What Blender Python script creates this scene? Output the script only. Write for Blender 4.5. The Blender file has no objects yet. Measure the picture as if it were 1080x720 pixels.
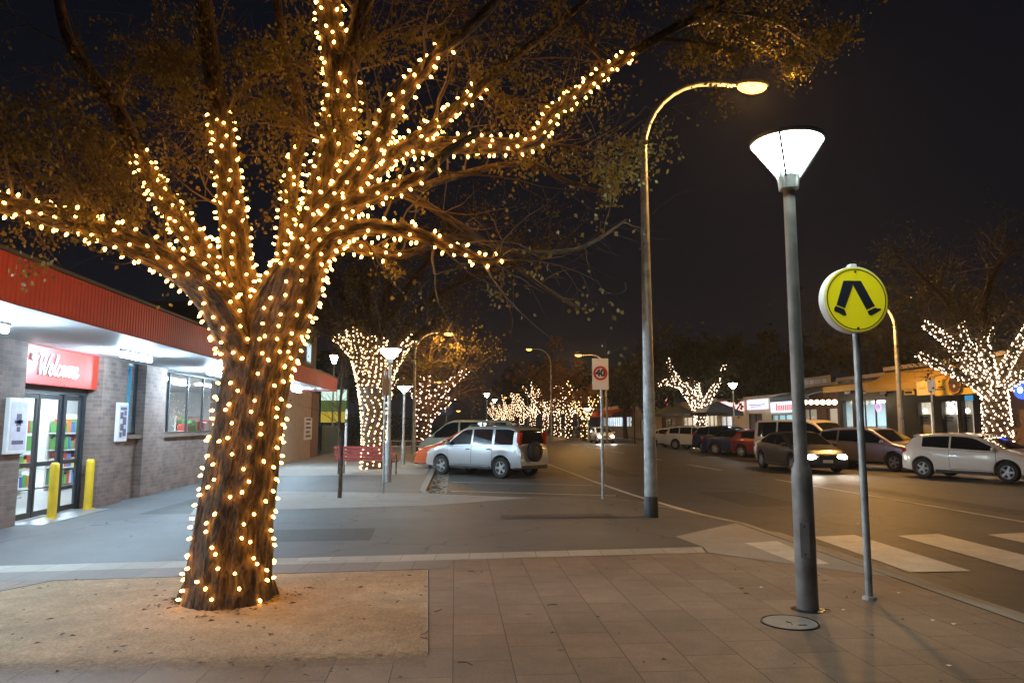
import bpy, bmesh, math, random
from mathutils import Vector, Matrix, noise
from math import radians as R, sin, cos, pi

# ------------------------------------------------------------------ camera, world, exposure
sc = bpy.context.scene
C = sc.collection
F, EYE = 760.0, 1.65
PITCH = math.atan(87 / 760); YAW = math.atan(60 / 760 * cos(PITCH))
cam = bpy.data.cameras.new('camera'); camo = bpy.data.objects.new('camera', cam); C.objects.link(camo)
cam.sensor_width = 36; cam.lens = 36 * F / 1080; cam.clip_start = 0.05; cam.clip_end = 2000
camo.location = (0, 0, EYE); camo.rotation_euler = (pi / 2 + PITCH, 0, -YAW)
sc.camera = camo
w = bpy.data.worlds.new('World'); sc.world = w; w.use_nodes = True
wn = w.node_tree.nodes; wl = w.node_tree.links
bg = wn['Background']; bg.inputs['Strength'].default_value = 1.0
tc = wn.new('ShaderNodeTexCoord'); sep = wn.new('ShaderNodeSeparateXYZ'); ramp = wn.new('ShaderNodeValToRGB')
wl.new(tc.outputs['Generated'], sep.inputs[0]); wl.new(sep.outputs['Z'], ramp.inputs[0]); wl.new(ramp.outputs[0], bg.inputs['Color'])
ramp.color_ramp.elements[0].color = (.0075, .0072, .0080, 1); ramp.color_ramp.elements[0].position = 0.0
ramp.color_ramp.elements[1].color = (.0016, .0024, .0048, 1); ramp.color_ramp.elements[1].position = 0.55
e = ramp.color_ramp.elements.new(.18); e.color = (.0038, .0042, .0066, 1)
sc.view_settings.view_transform = 'Standard'; sc.view_settings.look = 'None'
sc.view_settings.exposure = 0.5; sc.view_settings.gamma = 1.0; sc.view_settings.use_curve_mapping = False
cy = sc.cycles
cy.use_denoising = True; cy.max_bounces = 6; cy.diffuse_bounces = 3; cy.glossy_bounces = 3
cy.transparent_max_bounces = 12; cy.sample_clamp_indirect = 4.0; cy.use_light_tree = True
cy.caustics_reflective = False; cy.caustics_refractive = False

# lamp strengths, all in one place
L_BULB, L_FARBULB = 26.0, 14.0
L_CONE, L_SODIUM_LENS, L_SODIUM_W = 48.0, 9.0, 1400.0
L_TUBE = 320.0
SODIUM = (1.0, .50, .13); WHITE = (.86, 1.0, .93); COOL = (.56, .80, 1.0); FAIRY = (1.0, .43, .065); FAIRYW = (1.0, .72, .46)

rnd = random.Random(7)

# ------------------------------------------------------------------ pixel -> world helpers
def _ray(px, py):
    s, c = sin(YAW), cos(YAW); sp, cp = sin(PITCH), cos(PITCH)
    f = Vector((s * cp, c * cp, sp)); r = Vector((c, -s, 0)); u = Vector((-s * sp, -c * sp, cp))
    return f + r * ((px - 540) / F) - u * ((py - 360) / F)
def G(px, py, z=0.0):
    d = _ray(px, py); t = (z - EYE) / d.z; return Vector((d.x * t, d.y * t, z))
def V(px, py, Y):
    d = _ray(px, py); t = Y / d.y; return Vector((d.x * t, Y, EYE + d.z * t))
def VX(px, py, X):
    d = _ray(px, py); t = X / d.x; return Vector((X, d.y * t, EYE + d.z * t))
ROAD = -0.10

# ------------------------------------------------------------------ materials
MATS = {}
def base_mat(name):
    m = bpy.data.materials.new(name); m.use_nodes = True
    nt = m.node_tree; b = nt.nodes['Principled BSDF']
    return m, nt, nt.nodes, nt.links, b
def mat(name, col, rough=.6, metal=0.0, var=.12, vscale=6.0, bump=0.0, bscale=40.0, coat=0.0, spec=.5, emit=None, estr=0.0, rvar=0.0):
    if name in MATS: return MATS[name]
    m, nt, n, l, b = base_mat(name)
    b.inputs['Roughness'].default_value = rough; b.inputs['Metallic'].default_value = metal
    b.inputs['Coat Weight'].default_value = coat; b.inputs['Coat Roughness'].default_value = .05
    b.inputs['Specular IOR Level'].default_value = spec
    b.inputs['Base Color'].default_value = (*col, 1)
    t = n.new('ShaderNodeTexCoord')
    if var > 0:
        nz = n.new('ShaderNodeTexNoise'); nz.inputs['Scale'].default_value = vscale; nz.inputs['Detail'].default_value = 6
        l.new(t.outputs['Object'], nz.inputs['Vector'])
        rp = n.new('ShaderNodeValToRGB'); l.new(nz.outputs[0], rp.inputs[0])
        rp.color_ramp.elements[0].position = .3; rp.color_ramp.elements[1].position = .7
        rp.color_ramp.elements[0].color = (*[c * (1 - var) for c in col], 1)
        rp.color_ramp.elements[1].color = (*[min(1, c * (1 + var)) for c in col], 1)
        l.new(rp.outputs[0], b.inputs['Base Color'])
        if rvar:
            mr = n.new('ShaderNodeMapRange'); mr.inputs[3].default_value = rough - rvar; mr.inputs[4].default_value = rough + rvar
            l.new(nz.outputs[0], mr.inputs[0]); l.new(mr.outputs[0], b.inputs['Roughness'])
    if bump > 0:
        nb = n.new('ShaderNodeTexNoise'); nb.inputs['Scale'].default_value = bscale; nb.inputs['Detail'].default_value = 4
        l.new(t.outputs['Object'], nb.inputs['Vector'])
        bp = n.new('ShaderNodeBump'); bp.inputs['Strength'].default_value = bump; bp.inputs['Distance'].default_value = .02
        l.new(nb.outputs[0], bp.inputs['Height']); l.new(bp.outputs[0], b.inputs['Normal'])
    if emit:
        b.inputs['Emission Color'].default_value = (*emit, 1); b.inputs['Emission Strength'].default_value = estr
    MATS[name] = m; return m
def emat(name, col, strength, sampling=True):
    if name in MATS: return MATS[name]
    m, nt, n, l, b = base_mat(name)
    em = n.new('ShaderNodeEmission'); em.inputs[0].default_value = (*col, 1); em.inputs[1].default_value = strength
    l.new(em.outputs[0], n['Material Output'].inputs['Surface']); n.remove(b)
    if not sampling: m.cycles.emission_sampling = 'NONE'
    MATS[name] = m; return m
def glass_mat(name, tint=(.9, .95, 1), refl=.12, tr=1.0):
    if name in MATS: return MATS[name]
    m, nt, n, l, b = base_mat(name); n.remove(b)
    t = n.new('ShaderNodeBsdfTransparent'); t.inputs[0].default_value = (*[c * tr for c in tint], 1)
    g = n.new('ShaderNodeBsdfGlossy'); g.inputs['Roughness'].default_value = .02
    fr = n.new('ShaderNodeLayerWeight'); fr.inputs[0].default_value = .5
    pw = n.new('ShaderNodeMath'); pw.operation = 'POWER'; pw.inputs[1].default_value = 4; l.new(fr.outputs['Facing'], pw.inputs[0])
    ad = n.new('ShaderNodeMath'); ad.operation = 'MULTIPLY_ADD'; ad.inputs[1].default_value = .4; ad.inputs[2].default_value = .05; l.new(pw.outputs[0], ad.inputs[0])
    mx = n.new('ShaderNodeMixShader'); l.new(ad.outputs[0], mx.inputs[0]); l.new(t.outputs[0], mx.inputs[1]); l.new(g.outputs[0], mx.inputs[2])
    l.new(mx.outputs[0], n['Material Output'].inputs['Surface']); MATS[name] = m; return m

def ground_mat(name, col, var=.25, speck=.25, rough=.75, bump=.25, big=.5, stains=0.0, fine=90, cracks=0.0, bricks=None, joint=(.05, .045, .04), tint=None):
    """speckled ground: large patches, fine aggregate, optional running-bond joints, stains"""
    m, nt, n, l, b = base_mat(name)
    t = n.new('ShaderNodeTexCoord'); P = t.outputs['Object']
    n1 = n.new('ShaderNodeTexNoise'); n1.inputs['Scale'].default_value = big; n1.inputs['Detail'].default_value = 8; n1.inputs['Roughness'].default_value = .65
    n2 = n.new('ShaderNodeTexNoise'); n2.inputs['Scale'].default_value = fine; n2.inputs['Detail'].default_value = 3
    n3 = n.new('ShaderNodeTexNoise'); n3.inputs['Scale'].default_value = 5.5; n3.inputs['Detail'].default_value = 7
    for q in (n1, n2, n3): l.new(P, q.inputs['Vector'])
    def mul(a, lo, hi):
        mr = n.new('ShaderNodeMapRange'); mr.inputs[1].default_value = .25; mr.inputs[2].default_value = .75
        mr.inputs[3].default_value = lo; mr.inputs[4].default_value = hi; l.new(a, mr.inputs[0]); return mr.outputs[0]
    def times(a, b_):
        q = n.new('ShaderNodeMath'); q.operation = 'MULTIPLY'; l.new(a, q.inputs[0]); l.new(b_, q.inputs[1]); return q.outputs[0]
    f = times(times(mul(n1.outputs[0], 1 - var, 1 + var), mul(n2.outputs[0], 1 - speck, 1 + speck)), mul(n3.outputs[0], 1 - var * .6, 1 + var * .6))
    colsock = None
    if bricks:
        bw, bh, rot = bricks
        mp = n.new('ShaderNodeMapping'); mp.inputs['Rotation'].default_value = (0, 0, rot); l.new(P, mp.inputs[0])
        br = n.new('ShaderNodeTexBrick'); l.new(mp.outputs[0], br.inputs['Vector'])
        br.inputs['Scale'].default_value = 1; br.inputs['Brick Width'].default_value = bw; br.inputs['Row Height'].default_value = bh
        br.inputs['Mortar Size'].default_value = .004; br.inputs['Mortar Smooth'].default_value = .3
        br.inputs['Color1'].default_value = (*[c * .86 for c in col], 1); br.inputs['Color2'].default_value = (*[c * 1.12 for c in col], 1)
        br.inputs['Mortar'].default_value = (*joint, 1); colsock = br.outputs[0]
    else:
        rgb = n.new('ShaderNodeRGB'); rgb.outputs[0].default_value = (*col, 1); colsock = rgb.outputs[0]
    mx = n.new('ShaderNodeMix'); mx.data_type = 'RGBA'; mx.blend_type = 'MULTIPLY'; mx.inputs[0].default_value = 1
    cmb = n.new('ShaderNodeCombineColor'); [l.new(f, cmb.inputs[i]) for i in range(3)]
    l.new(colsock, mx.inputs[6]); l.new(cmb.outputs[0], mx.inputs[7])
    out = mx.outputs[2]
    if stains:
        v = n.new('ShaderNodeTexVoronoi'); v.inputs['Scale'].default_value = 1.7; l.new(P, v.inputs['Vector'])
        mr = n.new('ShaderNodeMapRange'); mr.inputs[1].default_value = .02; mr.inputs[2].default_value = .07; mr.inputs[3].default_value = 1 - stains; mr.inputs[4].default_value = 1
        l.new(v.outputs['Distance'], mr.inputs[0])
        m2 = n.new('ShaderNodeMix'); m2.data_type = 'RGBA'; m2.blend_type = 'MULTIPLY'; m2.inputs[0].default_value = 1
        c2 = n.new('ShaderNodeCombineColor'); [l.new(mr.outputs[0], c2.inputs[i]) for i in range(3)]
        l.new(out, m2.inputs[6]); l.new(c2.outputs[0], m2.inputs[7]); out = m2.outputs[2]
    if cracks:
        wv = n.new('ShaderNodeTexNoise'); wv.inputs['Scale'].default_value = 1.3; wv.inputs['Detail'].default_value = 6; l.new(P, wv.inputs['Vector'])
        av = n.new('ShaderNodeVectorMath'); av.operation = 'ADD'; l.new(P, av.inputs[0]); l.new(wv.outputs['Color'], av.inputs[1])
        v = n.new('ShaderNodeTexVoronoi'); v.feature = 'DISTANCE_TO_EDGE'; v.inputs['Scale'].default_value = .28; l.new(av.outputs[0], v.inputs['Vector'])
        mr = n.new('ShaderNodeMapRange'); mr.inputs[1].default_value = .002; mr.inputs[2].default_value = .007; mr.inputs[3].default_value = 1 - cracks; mr.inputs[4].default_value = 1; l.new(v.outputs['Distance'], mr.inputs[0])
        m2 = n.new('ShaderNodeMix'); m2.data_type = 'RGBA'; m2.blend_type = 'MULTIPLY'; m2.inputs[0].default_value = 1
        c2 = n.new('ShaderNodeCombineColor'); [l.new(mr.outputs[0], c2.inputs[i]) for i in range(3)]
        l.new(out, m2.inputs[6]); l.new(c2.outputs[0], m2.inputs[7]); out = m2.outputs[2]
    l.new(out, b.inputs['Base Color'])
    mr = n.new('ShaderNodeMapRange'); mr.inputs[3].default_value = rough - .14; mr.inputs[4].default_value = rough + .14; l.new(n3.outputs[0], mr.inputs[0]); l.new(mr.outputs[0], b.inputs['Roughness'])
    bp = n.new('ShaderNodeBump'); bp.inputs['Strength'].default_value = bump; bp.inputs['Distance'].default_value = .01
    l.new(n2.outputs[0], bp.inputs['Height'])
    if bricks:
        b2 = n.new('ShaderNodeBump'); b2.invert = True; b2.inputs['Strength'].default_value = .5; b2.inputs['Distance'].default_value = .008
        l.new(br.outputs['Fac'], b2.inputs['Height']); l.new(bp.outputs[0], b2.inputs['Normal']); l.new(b2.outputs[0], b.inputs['Normal'])
    else: l.new(bp.outputs[0], b.inputs['Normal'])
    return m

def brick_mat(name, c1, c2, mortar, axis='Y'):
    m, nt, n, l, b = base_mat(name)
    t = n.new('ShaderNodeTexCoord'); s = n.new('ShaderNodeSeparateXYZ'); l.new(t.outputs['Object'], s.inputs[0])
    ad = n.new('ShaderNodeMath'); ad.operation = 'ADD'; l.new(s.outputs['X'], ad.inputs[0]); l.new(s.outputs['Y'], ad.inputs[1])
    cb = n.new('ShaderNodeCombineXYZ'); l.new(ad.outputs[0], cb.inputs[0]); l.new(s.outputs['Z'], cb.inputs[1])
    br = n.new('ShaderNodeTexBrick'); l.new(cb.outputs[0], br.inputs['Vector']); br.inputs['Scale'].default_value = 1
    br.inputs['Brick Width'].default_value = .24; br.inputs['Row Height'].default_value = .086; br.inputs['Mortar Size'].default_value = .006
    br.inputs['Color1'].default_value = (*c1, 1); br.inputs['Color2'].default_value = (*c2, 1); br.inputs['Mortar'].default_value = (*mortar, 1)
    nz = n.new('ShaderNodeTexNoise'); nz.inputs['Scale'].default_value = 3; nz.inputs['Detail'].default_value = 8; l.new(t.outputs['Object'], nz.inputs['Vector'])
    mr = n.new('ShaderNodeMapRange'); mr.inputs[1].default_value = .3; mr.inputs[2].default_value = .7; mr.inputs[3].default_value = .75; mr.inputs[4].default_value = 1.2; l.new(nz.outputs[0], mr.inputs[0])
    mx = n.new('ShaderNodeMix'); mx.data_type = 'RGBA'; mx.blend_type = 'MULTIPLY'; mx.inputs[0].default_value = 1
    c = n.new('ShaderNodeCombineColor'); [l.new(mr.outputs[0], c.inputs[i]) for i in range(3)]
    l.new(br.outputs[0], mx.inputs[6]); l.new(c.outputs[0], mx.inputs[7]); l.new(mx.outputs[2], b.inputs['Base Color'])
    b.inputs['Roughness'].default_value = .85
    bp = n.new('ShaderNodeBump'); bp.invert = True; bp.inputs['Strength'].default_value = .6; bp.inputs['Distance'].default_value = .01
    l.new(br.outputs['Fac'], bp.inputs['Height']); l.new(bp.outputs[0], b.inputs['Normal'])
    MATS[name] = m; return m

def bark_mat(name, dark, light):
    m, nt, n, l, b = base_mat(name)
    t = n.new('ShaderNodeTexCoord'); mp = n.new('ShaderNodeMapping'); mp.inputs['Scale'].default_value = (30, 8.0, 1)
    l.new(t.outputs['UV'], mp.inputs[0])
    nz = n.new('ShaderNodeTexNoise'); nz.inputs['Scale'].default_value = 1.0; nz.inputs['Detail'].default_value = 6; nz.inputs['Roughness'].default_value = .62; nz.inputs['Distortion'].default_value = .9
    l.new(mp.outputs[0], nz.inputs['Vector'])
    rp = n.new('ShaderNodeValToRGB'); l.new(nz.outputs[0], rp.inputs[0])
    rp.color_ramp.elements[0].position = .36; rp.color_ramp.elements[1].position = .66
    rp.color_ramp.elements[0].color = (*dark, 1); rp.color_ramp.elements[1].color = (*light, 1)
    l.new(rp.outputs[0], b.inputs['Base Color']); b.inputs['Roughness'].default_value = .9
    bp = n.new('ShaderNodeBump'); bp.inputs['Strength'].default_value = 1.0; bp.inputs['Distance'].default_value = .035
    l.new(nz.outputs[0], bp.inputs['Height']); l.new(bp.outputs[0], b.inputs['Normal'])
    MATS[name] = m; return m

# ------------------------------------------------------------------ mesh builder
class MB:
    def __init__(s): s.v = []; s.f = []; s.uv = {}; s.m = []; s.mi = 0
    def add(s, vs, fs, uvs=None):
        o = len(s.v); s.v += [tuple(q) for q in vs]
        for k, f in enumerate(fs):
            if uvs: s.uv[len(s.f)] = uvs[k]
            s.f.append([i + o for i in f]); s.m.append(s.mi)
        return s
    def box(s, c, d, rot=None, bev=0):
        x, y, z = [q / 2 for q in d]; c = Vector(c)
        if bev > 0:
            bm = bmesh.new(); bmesh.ops.create_cube(bm, size=1)
            for v in bm.verts: v.co = Vector((v.co.x * 2 * x, v.co.y * 2 * y, v.co.z * 2 * z))
            bmesh.ops.bevel(bm, geom=bm.edges[:], offset=bev, segments=2, affect='EDGES', profile=.5)
            vs = [(rot @ v.co if rot else v.co) + c for v in bm.verts]; bm.verts.index_update()
            fs = [[v.index for v in f.verts] for f in bm.faces]; bm.free(); return s.add(vs, fs)
        vs = [Vector((a * x, b * y, e * z)) for a in (-1, 1) for b in (-1, 1) for e in (-1, 1)]
        vs = [(rot @ q if rot else q) + c for q in vs]
        return s.add(vs, [(0, 1, 3, 2), (4, 6, 7, 5), (0, 4, 5, 1), (2, 3, 7, 6), (0, 2, 6, 4), (1, 5, 7, 3)])
    def span(s, a, b, **k):
        return s.box([(a[i] + b[i]) / 2 for i in range(3)], [abs(b[i] - a[i]) for i in range(3)], **k)
    def tube(s, pts, rad, n=8, cap=True, disp=None, uvm=False):
        pts = [Vector(p) for p in pts]
        if not hasattr(rad, '__len__'): rad = [rad] * len(pts)
        rings = []; up = None; vlen = 0
        for i, p in enumerate(pts):
            t = (pts[min(i + 1, len(pts) - 1)] - pts[max(i - 1, 0)])
            if t.length < 1e-9: t = Vector((0, 0, 1))
            t.normalize()
            if up is None:
                up = Vector((0, 0, 1)) if abs(t.z) < .9 else Vector((0, 1, 0))
            a = up - t * up.dot(t); a.normalize(); b = t.cross(a); up = a
            if i: vlen += (p - pts[i - 1]).length
            ring = []
            for k in range(n):
                th = 2 * pi * k / n; r = rad[i]
                if disp: r *= disp(th, vlen, r, p)
                ring.append(p + a * (r * cos(th)) + b * (r * sin(th)))
            rings.append((ring, vlen, rad[i]))
        vs = [q for r, _, _ in rings for q in r]; fs = []; uvs = []
        for i in range(len(rings) - 1):
            for k in range(n):
                k2 = (k + 1) % n
                fs.append((i * n + k, i * n + k2, (i + 1) * n + k2, (i + 1) * n + k))
                if uvm:
                    R0 = 2 * pi * uvm; v0, v1 = rings[i][1], rings[i + 1][1]
                    uvs.append([(R0 * k / n, v0), (R0 * (k + 1) / n, v0), (R0 * (k + 1) / n, v1), (R0 * k / n, v1)])
        if cap:
            fs.append(tuple(reversed(range(n)))); fs.append(tuple((len(rings) - 1) * n + k for k in range(n)))
            if uvm: uvs += [[(0, 0)] * n] * 2
        return s.add(vs, fs, uvs if uvm else None)
    def cyl(s, a, b, r0, r1=None, n=12): return s.tube([a, b], [r0, r0 if r1 is None else r1], n)
    def lathe(s, prof, n=24, at=(0, 0, 0), axis=None, closed=False):
        """prof: (r, h) pairs; axis Z by default, else a rotation matrix"""
        at = Vector(at); vs = []; fs = []
        for r, h in prof:
            for k in range(n):
                q = Vector((r * cos(2 * pi * k / n), r * sin(2 * pi * k / n), h)); vs.append((axis @ q if axis else q) + at)
        m = len(prof)
        for i in range(m if closed else m - 1):
            j = (i + 1) % m
            for k in range(n): fs.append((i * n + k, i * n + (k + 1) % n, j * n + (k + 1) % n, j * n + k))
        if not closed:
            if prof[0][0] > 1e-5: fs.append(tuple(reversed(range(n))))
            if prof[-1][0] > 1e-5: fs.append(tuple((m - 1) * n + k for k in range(n)))
        return s.add(vs, fs)
    def prism(s, poly, z0, z1):
        n = len(poly); vs = [(p[0], p[1], z0) for p in poly] + [(p[0], p[1], z1) for p in poly]
        ar = sum(poly[i][0] * poly[(i + 1) % n][1] - poly[(i + 1) % n][0] * poly[i][1] for i in range(n))
        fs = [tuple(reversed(range(n))), tuple(range(n, 2 * n))] + [(i, (i + 1) % n, n + (i + 1) % n, n + i) for i in range(n)]
        if ar < 0: fs = [tuple(reversed(f)) for f in fs]
        return s.add(vs, fs)
    def sheet(s, poly, z):
        n = len(poly); ar = sum(poly[i][0] * poly[(i + 1) % n][1] - poly[(i + 1) % n][0] * poly[i][1] for i in range(n))
        f = tuple(range(n)) if ar > 0 else tuple(reversed(range(n)))
        return s.add([(p[0], p[1], z) for p in poly], [f])
    def ball(s, c, r, n=10, m=6, sc_=(1, 1, 1)):
        c = Vector(c); pr = [(sin(pi * i / m), -cos(pi * i / m)) for i in range(m + 1)]
        vs = []; fs = []
        for a, h in pr:
            for k in range(n): vs.append(c + Vector((r * a * cos(2 * pi * k / n) * sc_[0], r * a * sin(2 * pi * k / n) * sc_[1], r * h * sc_[2])))
        for i in range(m):
            for k in range(n): fs.append((i * n + k, i * n + (k + 1) % n, (i + 1) * n + (k + 1) % n, (i + 1) * n + k))
        return s.add(vs, fs)
    def xf(s, M): s.v = [tuple(M @ Vector(q)) for q in s.v]; return s
    def mesh(s, name, mats, smooth=None):
        me = bpy.data.meshes.new(name); me.from_pydata(s.v, [], s.f)
        mats = mats if isinstance(mats, (list, tuple)) else [mats]
        for q in mats: me.materials.append(q)
        if len(mats) > 1: me.polygons.foreach_set('material_index', s.m)
        if s.uv:
            uvl = me.uv_layers.new(name='UVMap'); 
            for p in me.polygons:
                u = s.uv.get(p.index)
                if u:
                    for li, q in zip(p.loop_indices, u): uvl.data[li].uv = q
        me.update()
        if smooth is not None:
            me.polygons.foreach_set('use_smooth', [True] * len(me.polygons)); me.set_sharp_from_angle(angle=R(smooth))
        return me
    def build(s, name, mats, parent=None, smooth=None):
        o = bpy.data.objects.new(name, s.mesh(name, mats, smooth)); C.objects.link(o)
        if parent: o.parent = parent
        return o

def tag(o, label=None, cat=None, group=None, kind=None):
    if label: o['label'] = label
    if cat: o['category'] = cat
    if group: o['group'] = group
    if kind: o['kind'] = kind
    return o
def thing(name, label, cat, loc=(0, 0, 0), rz=0, group=None):
    o = bpy.data.objects.new(name, None); C.objects.link(o); o.empty_display_size = .1
    o.location = loc; o.rotation_euler = (0, 0, rz); return tag(o, label, cat, group)
def copy_tree(o, parent=None):
    c = o.copy(); C.objects.link(c)
    if parent: c.parent = parent
    for ch in list(o.children): copy_tree(ch, c)
    return c
def struct(name, mb, m, smooth=None): return tag(mb.build(name, m, None, smooth), kind='structure')
def catmull(P, k=8):
    P = [Vector(p) for p in P]; out = []
    for i in range(len(P) - 1):
        p0 = P[max(i - 1, 0)]; p1 = P[i]; p2 = P[i + 1]; p3 = P[min(i + 2, len(P) - 1)]
        for j in range(k):
            t = j / k
            out.append(.5 * (2 * p1 + (p2 - p0) * t + (2 * p0 - 5 * p1 + 4 * p2 - p3) * t * t + (3 * p1 - p0 - 3 * p2 + p3) * t ** 3))
    out.append(P[-1]); return out
def text_mesh(body, size, depth=.004, shear=0, bold=0.0):
    cu = bpy.data.curves.new('lettering', 'FONT'); cu.body = body; cu.size = size; cu.extrude = depth / 2; cu.shear = shear; cu.offset = bold
    cu.align_x = 'CENTER'; cu.align_y = 'CENTER'; cu.resolution_u = 4
    o = bpy.data.objects.new('lettering', cu); C.objects.link(o)
    me = bpy.data.meshes.new_from_object(o.evaluated_get(bpy.context.evaluated_depsgraph_get()))
    bpy.data.objects.remove(o); return me
def point_light(name, loc, parent, col, watts, radius=.1, spot=None, rot=None):
    li = bpy.data.lights.new(name, 'SPOT' if spot else 'POINT'); li.color = col; li.energy = watts; li.shadow_soft_size = radius
    if spot: li.spot_size = spot; li.spot_blend = .6
    o = bpy.data.objects.new(name, li); C.objects.link(o); o.location = loc
    if parent: o.parent = parent
    return o

# ------------------------------------------------------------------ shared materials
M = {}
M['asphalt_road'] = ground_mat('asphalt_road', (.075, .070, .066), var=.3, speck=.45, rough=.58, bump=.35, big=.35, stains=.35, cracks=.55)
M['asphalt_path'] = ground_mat('asphalt_path', (.100, .100, .102), var=.32, speck=.45, rough=.60, bump=.3, big=.5, stains=.3, cracks=.5)
M['paver'] = ground_mat('paver', (.205, .158, .125), var=.3, speck=.22, rough=.68, bump=.2, big=.8, stains=.5, bricks=(.62, .41, pi / 2), joint=(.06, .045, .035))
M['pale_paver'] = ground_mat('pale_paver', (.36, .34, .30), var=.15, speck=.15, rough=.7, bump=.15, bricks=(.42, 3.0, .066), joint=(.12, .11, .10))
M['grey_paver'] = ground_mat('grey_paver', (.20, .18, .165), var=.15, speck=.18, rough=.7, bump=.15, bricks=(.42, 3.0, .066), joint=(.08, .07, .06))
M['concrete'] = ground_mat('concrete', (.30, .285, .26), var=.18, speck=.18, rough=.8, bump=.2, big=.8, stains=.15)
M['gravel'] = ground_mat('gravel', (.34, .255, .16), var=.30, speck=.34, rough=.9, bump=.9, big=.9, fine=48)
gm_ = M['gravel']; gn, gl = gm_.node_tree.nodes, gm_.node_tree.links   # loose sand thins out over the pavers along the near side
_t = gn.new('ShaderNodeTexCoord'); _s = gn.new('ShaderNodeSeparateXYZ'); gl.new(_t.outputs['Object'], _s.inputs[0])
_m = gn.new('ShaderNodeMapRange'); _m.clamp = False; _m.inputs[1].default_value = 5.0; _m.inputs[2].default_value = 5.75; gl.new(_s.outputs['Y'], _m.inputs[0])
_n = gn.new('ShaderNodeTexNoise'); _n.inputs['Scale'].default_value = 14; _n.inputs['Detail'].default_value = 9; _n.inputs['Roughness'].default_value = .75; gl.new(_t.outputs['Object'], _n.inputs['Vector'])
_a = gn.new('ShaderNodeMath'); _a.operation = 'ADD'; gl.new(_m.outputs[0], _a.inputs[0]); gl.new(_n.outputs[0], _a.inputs[1])
_r = gn.new('ShaderNodeMapRange'); _r.inputs[1].default_value = .70; _r.inputs[2].default_value = 1.25; gl.new(_a.outputs[0], _r.inputs[0])
_x = gn.new('ShaderNodeMixShader'); _tr = gn.new('ShaderNodeBsdfTransparent'); gl.new(_r.outputs[0], _x.inputs[0]); gl.new(_tr.outputs[0], _x.inputs[1]); gl.new(gn['Principled BSDF'].outputs[0], _x.inputs[2]); gl.new(_x.outputs[0], gn['Material Output'].inputs['Surface'])
M['paint'] = ground_mat('road_paint', (.52, .51, .48), var=.25, speck=.3, rough=.6, bump=.2, big=1.5)
M['brick'] = brick_mat('brick', (.21, .14, .115), (.14, .095, .08), (.20, .175, .155))
M['darkbrick'] = brick_mat('dark_brick', (.20, .10, .07), (.15, .08, .06), (.2, .17, .15))
M['galv'] = mat('galvanised', (.42, .44, .44), .5, .6, .3, 7, .08)
M['greypole'] = mat('grey_pole_paint', (.27, .265, .25), .5, .25, .35, 4, .08)
M['blackband'] = mat('black_band', (.03, .035, .035), .5)
M['alu'] = mat('aluminium', (.5, .52, .54), .35, .8, .08)
M['dark'] = mat('dark_metal', (.025, .028, .032), .4, .2, .1)
M['white'] = mat('white_paint', (.75, .76, .76), .45, 0, .05)
M['yellow'] = mat('yellow_paint', (.62, .42, .02), .4, 0, .1)
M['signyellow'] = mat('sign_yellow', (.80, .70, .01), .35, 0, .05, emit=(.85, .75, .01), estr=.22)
M['signblack'] = mat('sign_black', (.03, .035, .05), .4, 0, 0)
M['red'] = mat('red_fascia', (.36, .026, .018), .45, 0, .12, 2)
M['redsign'] = mat('red_sign', (.34, .018, .010), .4, 0, .04, emit=(.8, .08, .03), estr=.25)
M['soffit'] = mat('soffit_white', (.82, .84, .85), .5, 0, .04)
M['roof'] = mat('dark_roof', (.035, .033, .032), .6, 0, .2, 1.5)
M['bark'] = bark_mat('bark', (.009, .006, .005), (.165, .105, .06))
M['twig'] = mat('twig', (.10, .068, .042), .8, 0, .2)
M['rubber'] = mat('rubber', (.02, .02, .02), .8, 0, .1)
M['rim'] = mat('alloy', (.40, .41, .42), .4, .35, .05)
M['carglass'] = mat('car_glass', (.012, .014, .016), .04, 0, 0, spec=.7)
M['blacktrim'] = mat('black_trim', (.02, .02, .022), .5, 0, .05)
M['plate'] = mat('plate', (.75, .75, .7), .4, 0, 0)
M['taillens'] = mat('tail_lens', (.45, .015, .01), .15, 0, 0, coat=.5)
M['headlens'] = mat('head_lens', (.6, .62, .64), .1, .3, 0, coat=1)
M['headlit'] = emat('head_lit', (1, .93, .8), 60)
M['pane'] = glass_mat('pane_glass')
M['bulb'] = emat('fairy_bulb', FAIRY, L_BULB)
M['farbulb'] = emat('fairy_bulb_pale', FAIRYW, L_FARBULB)
M['farbulb_warm'] = emat('fairy_bulb_warm', (1, .62, .27), L_FARBULB)
M['wire'] = mat('wire', (.02, .02, .018), .6, 0, 0)
M['cone'] = emat('lamp_glass', WHITE, L_CONE)
M['farcone'] = emat('lamp_glass_far', WHITE, 45)
M['sodium'] = emat('sodium_lens', (1, .40, .055), L_SODIUM_LENS)
M['tube'] = emat('fluoro_tube', COOL, L_TUBE)
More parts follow.
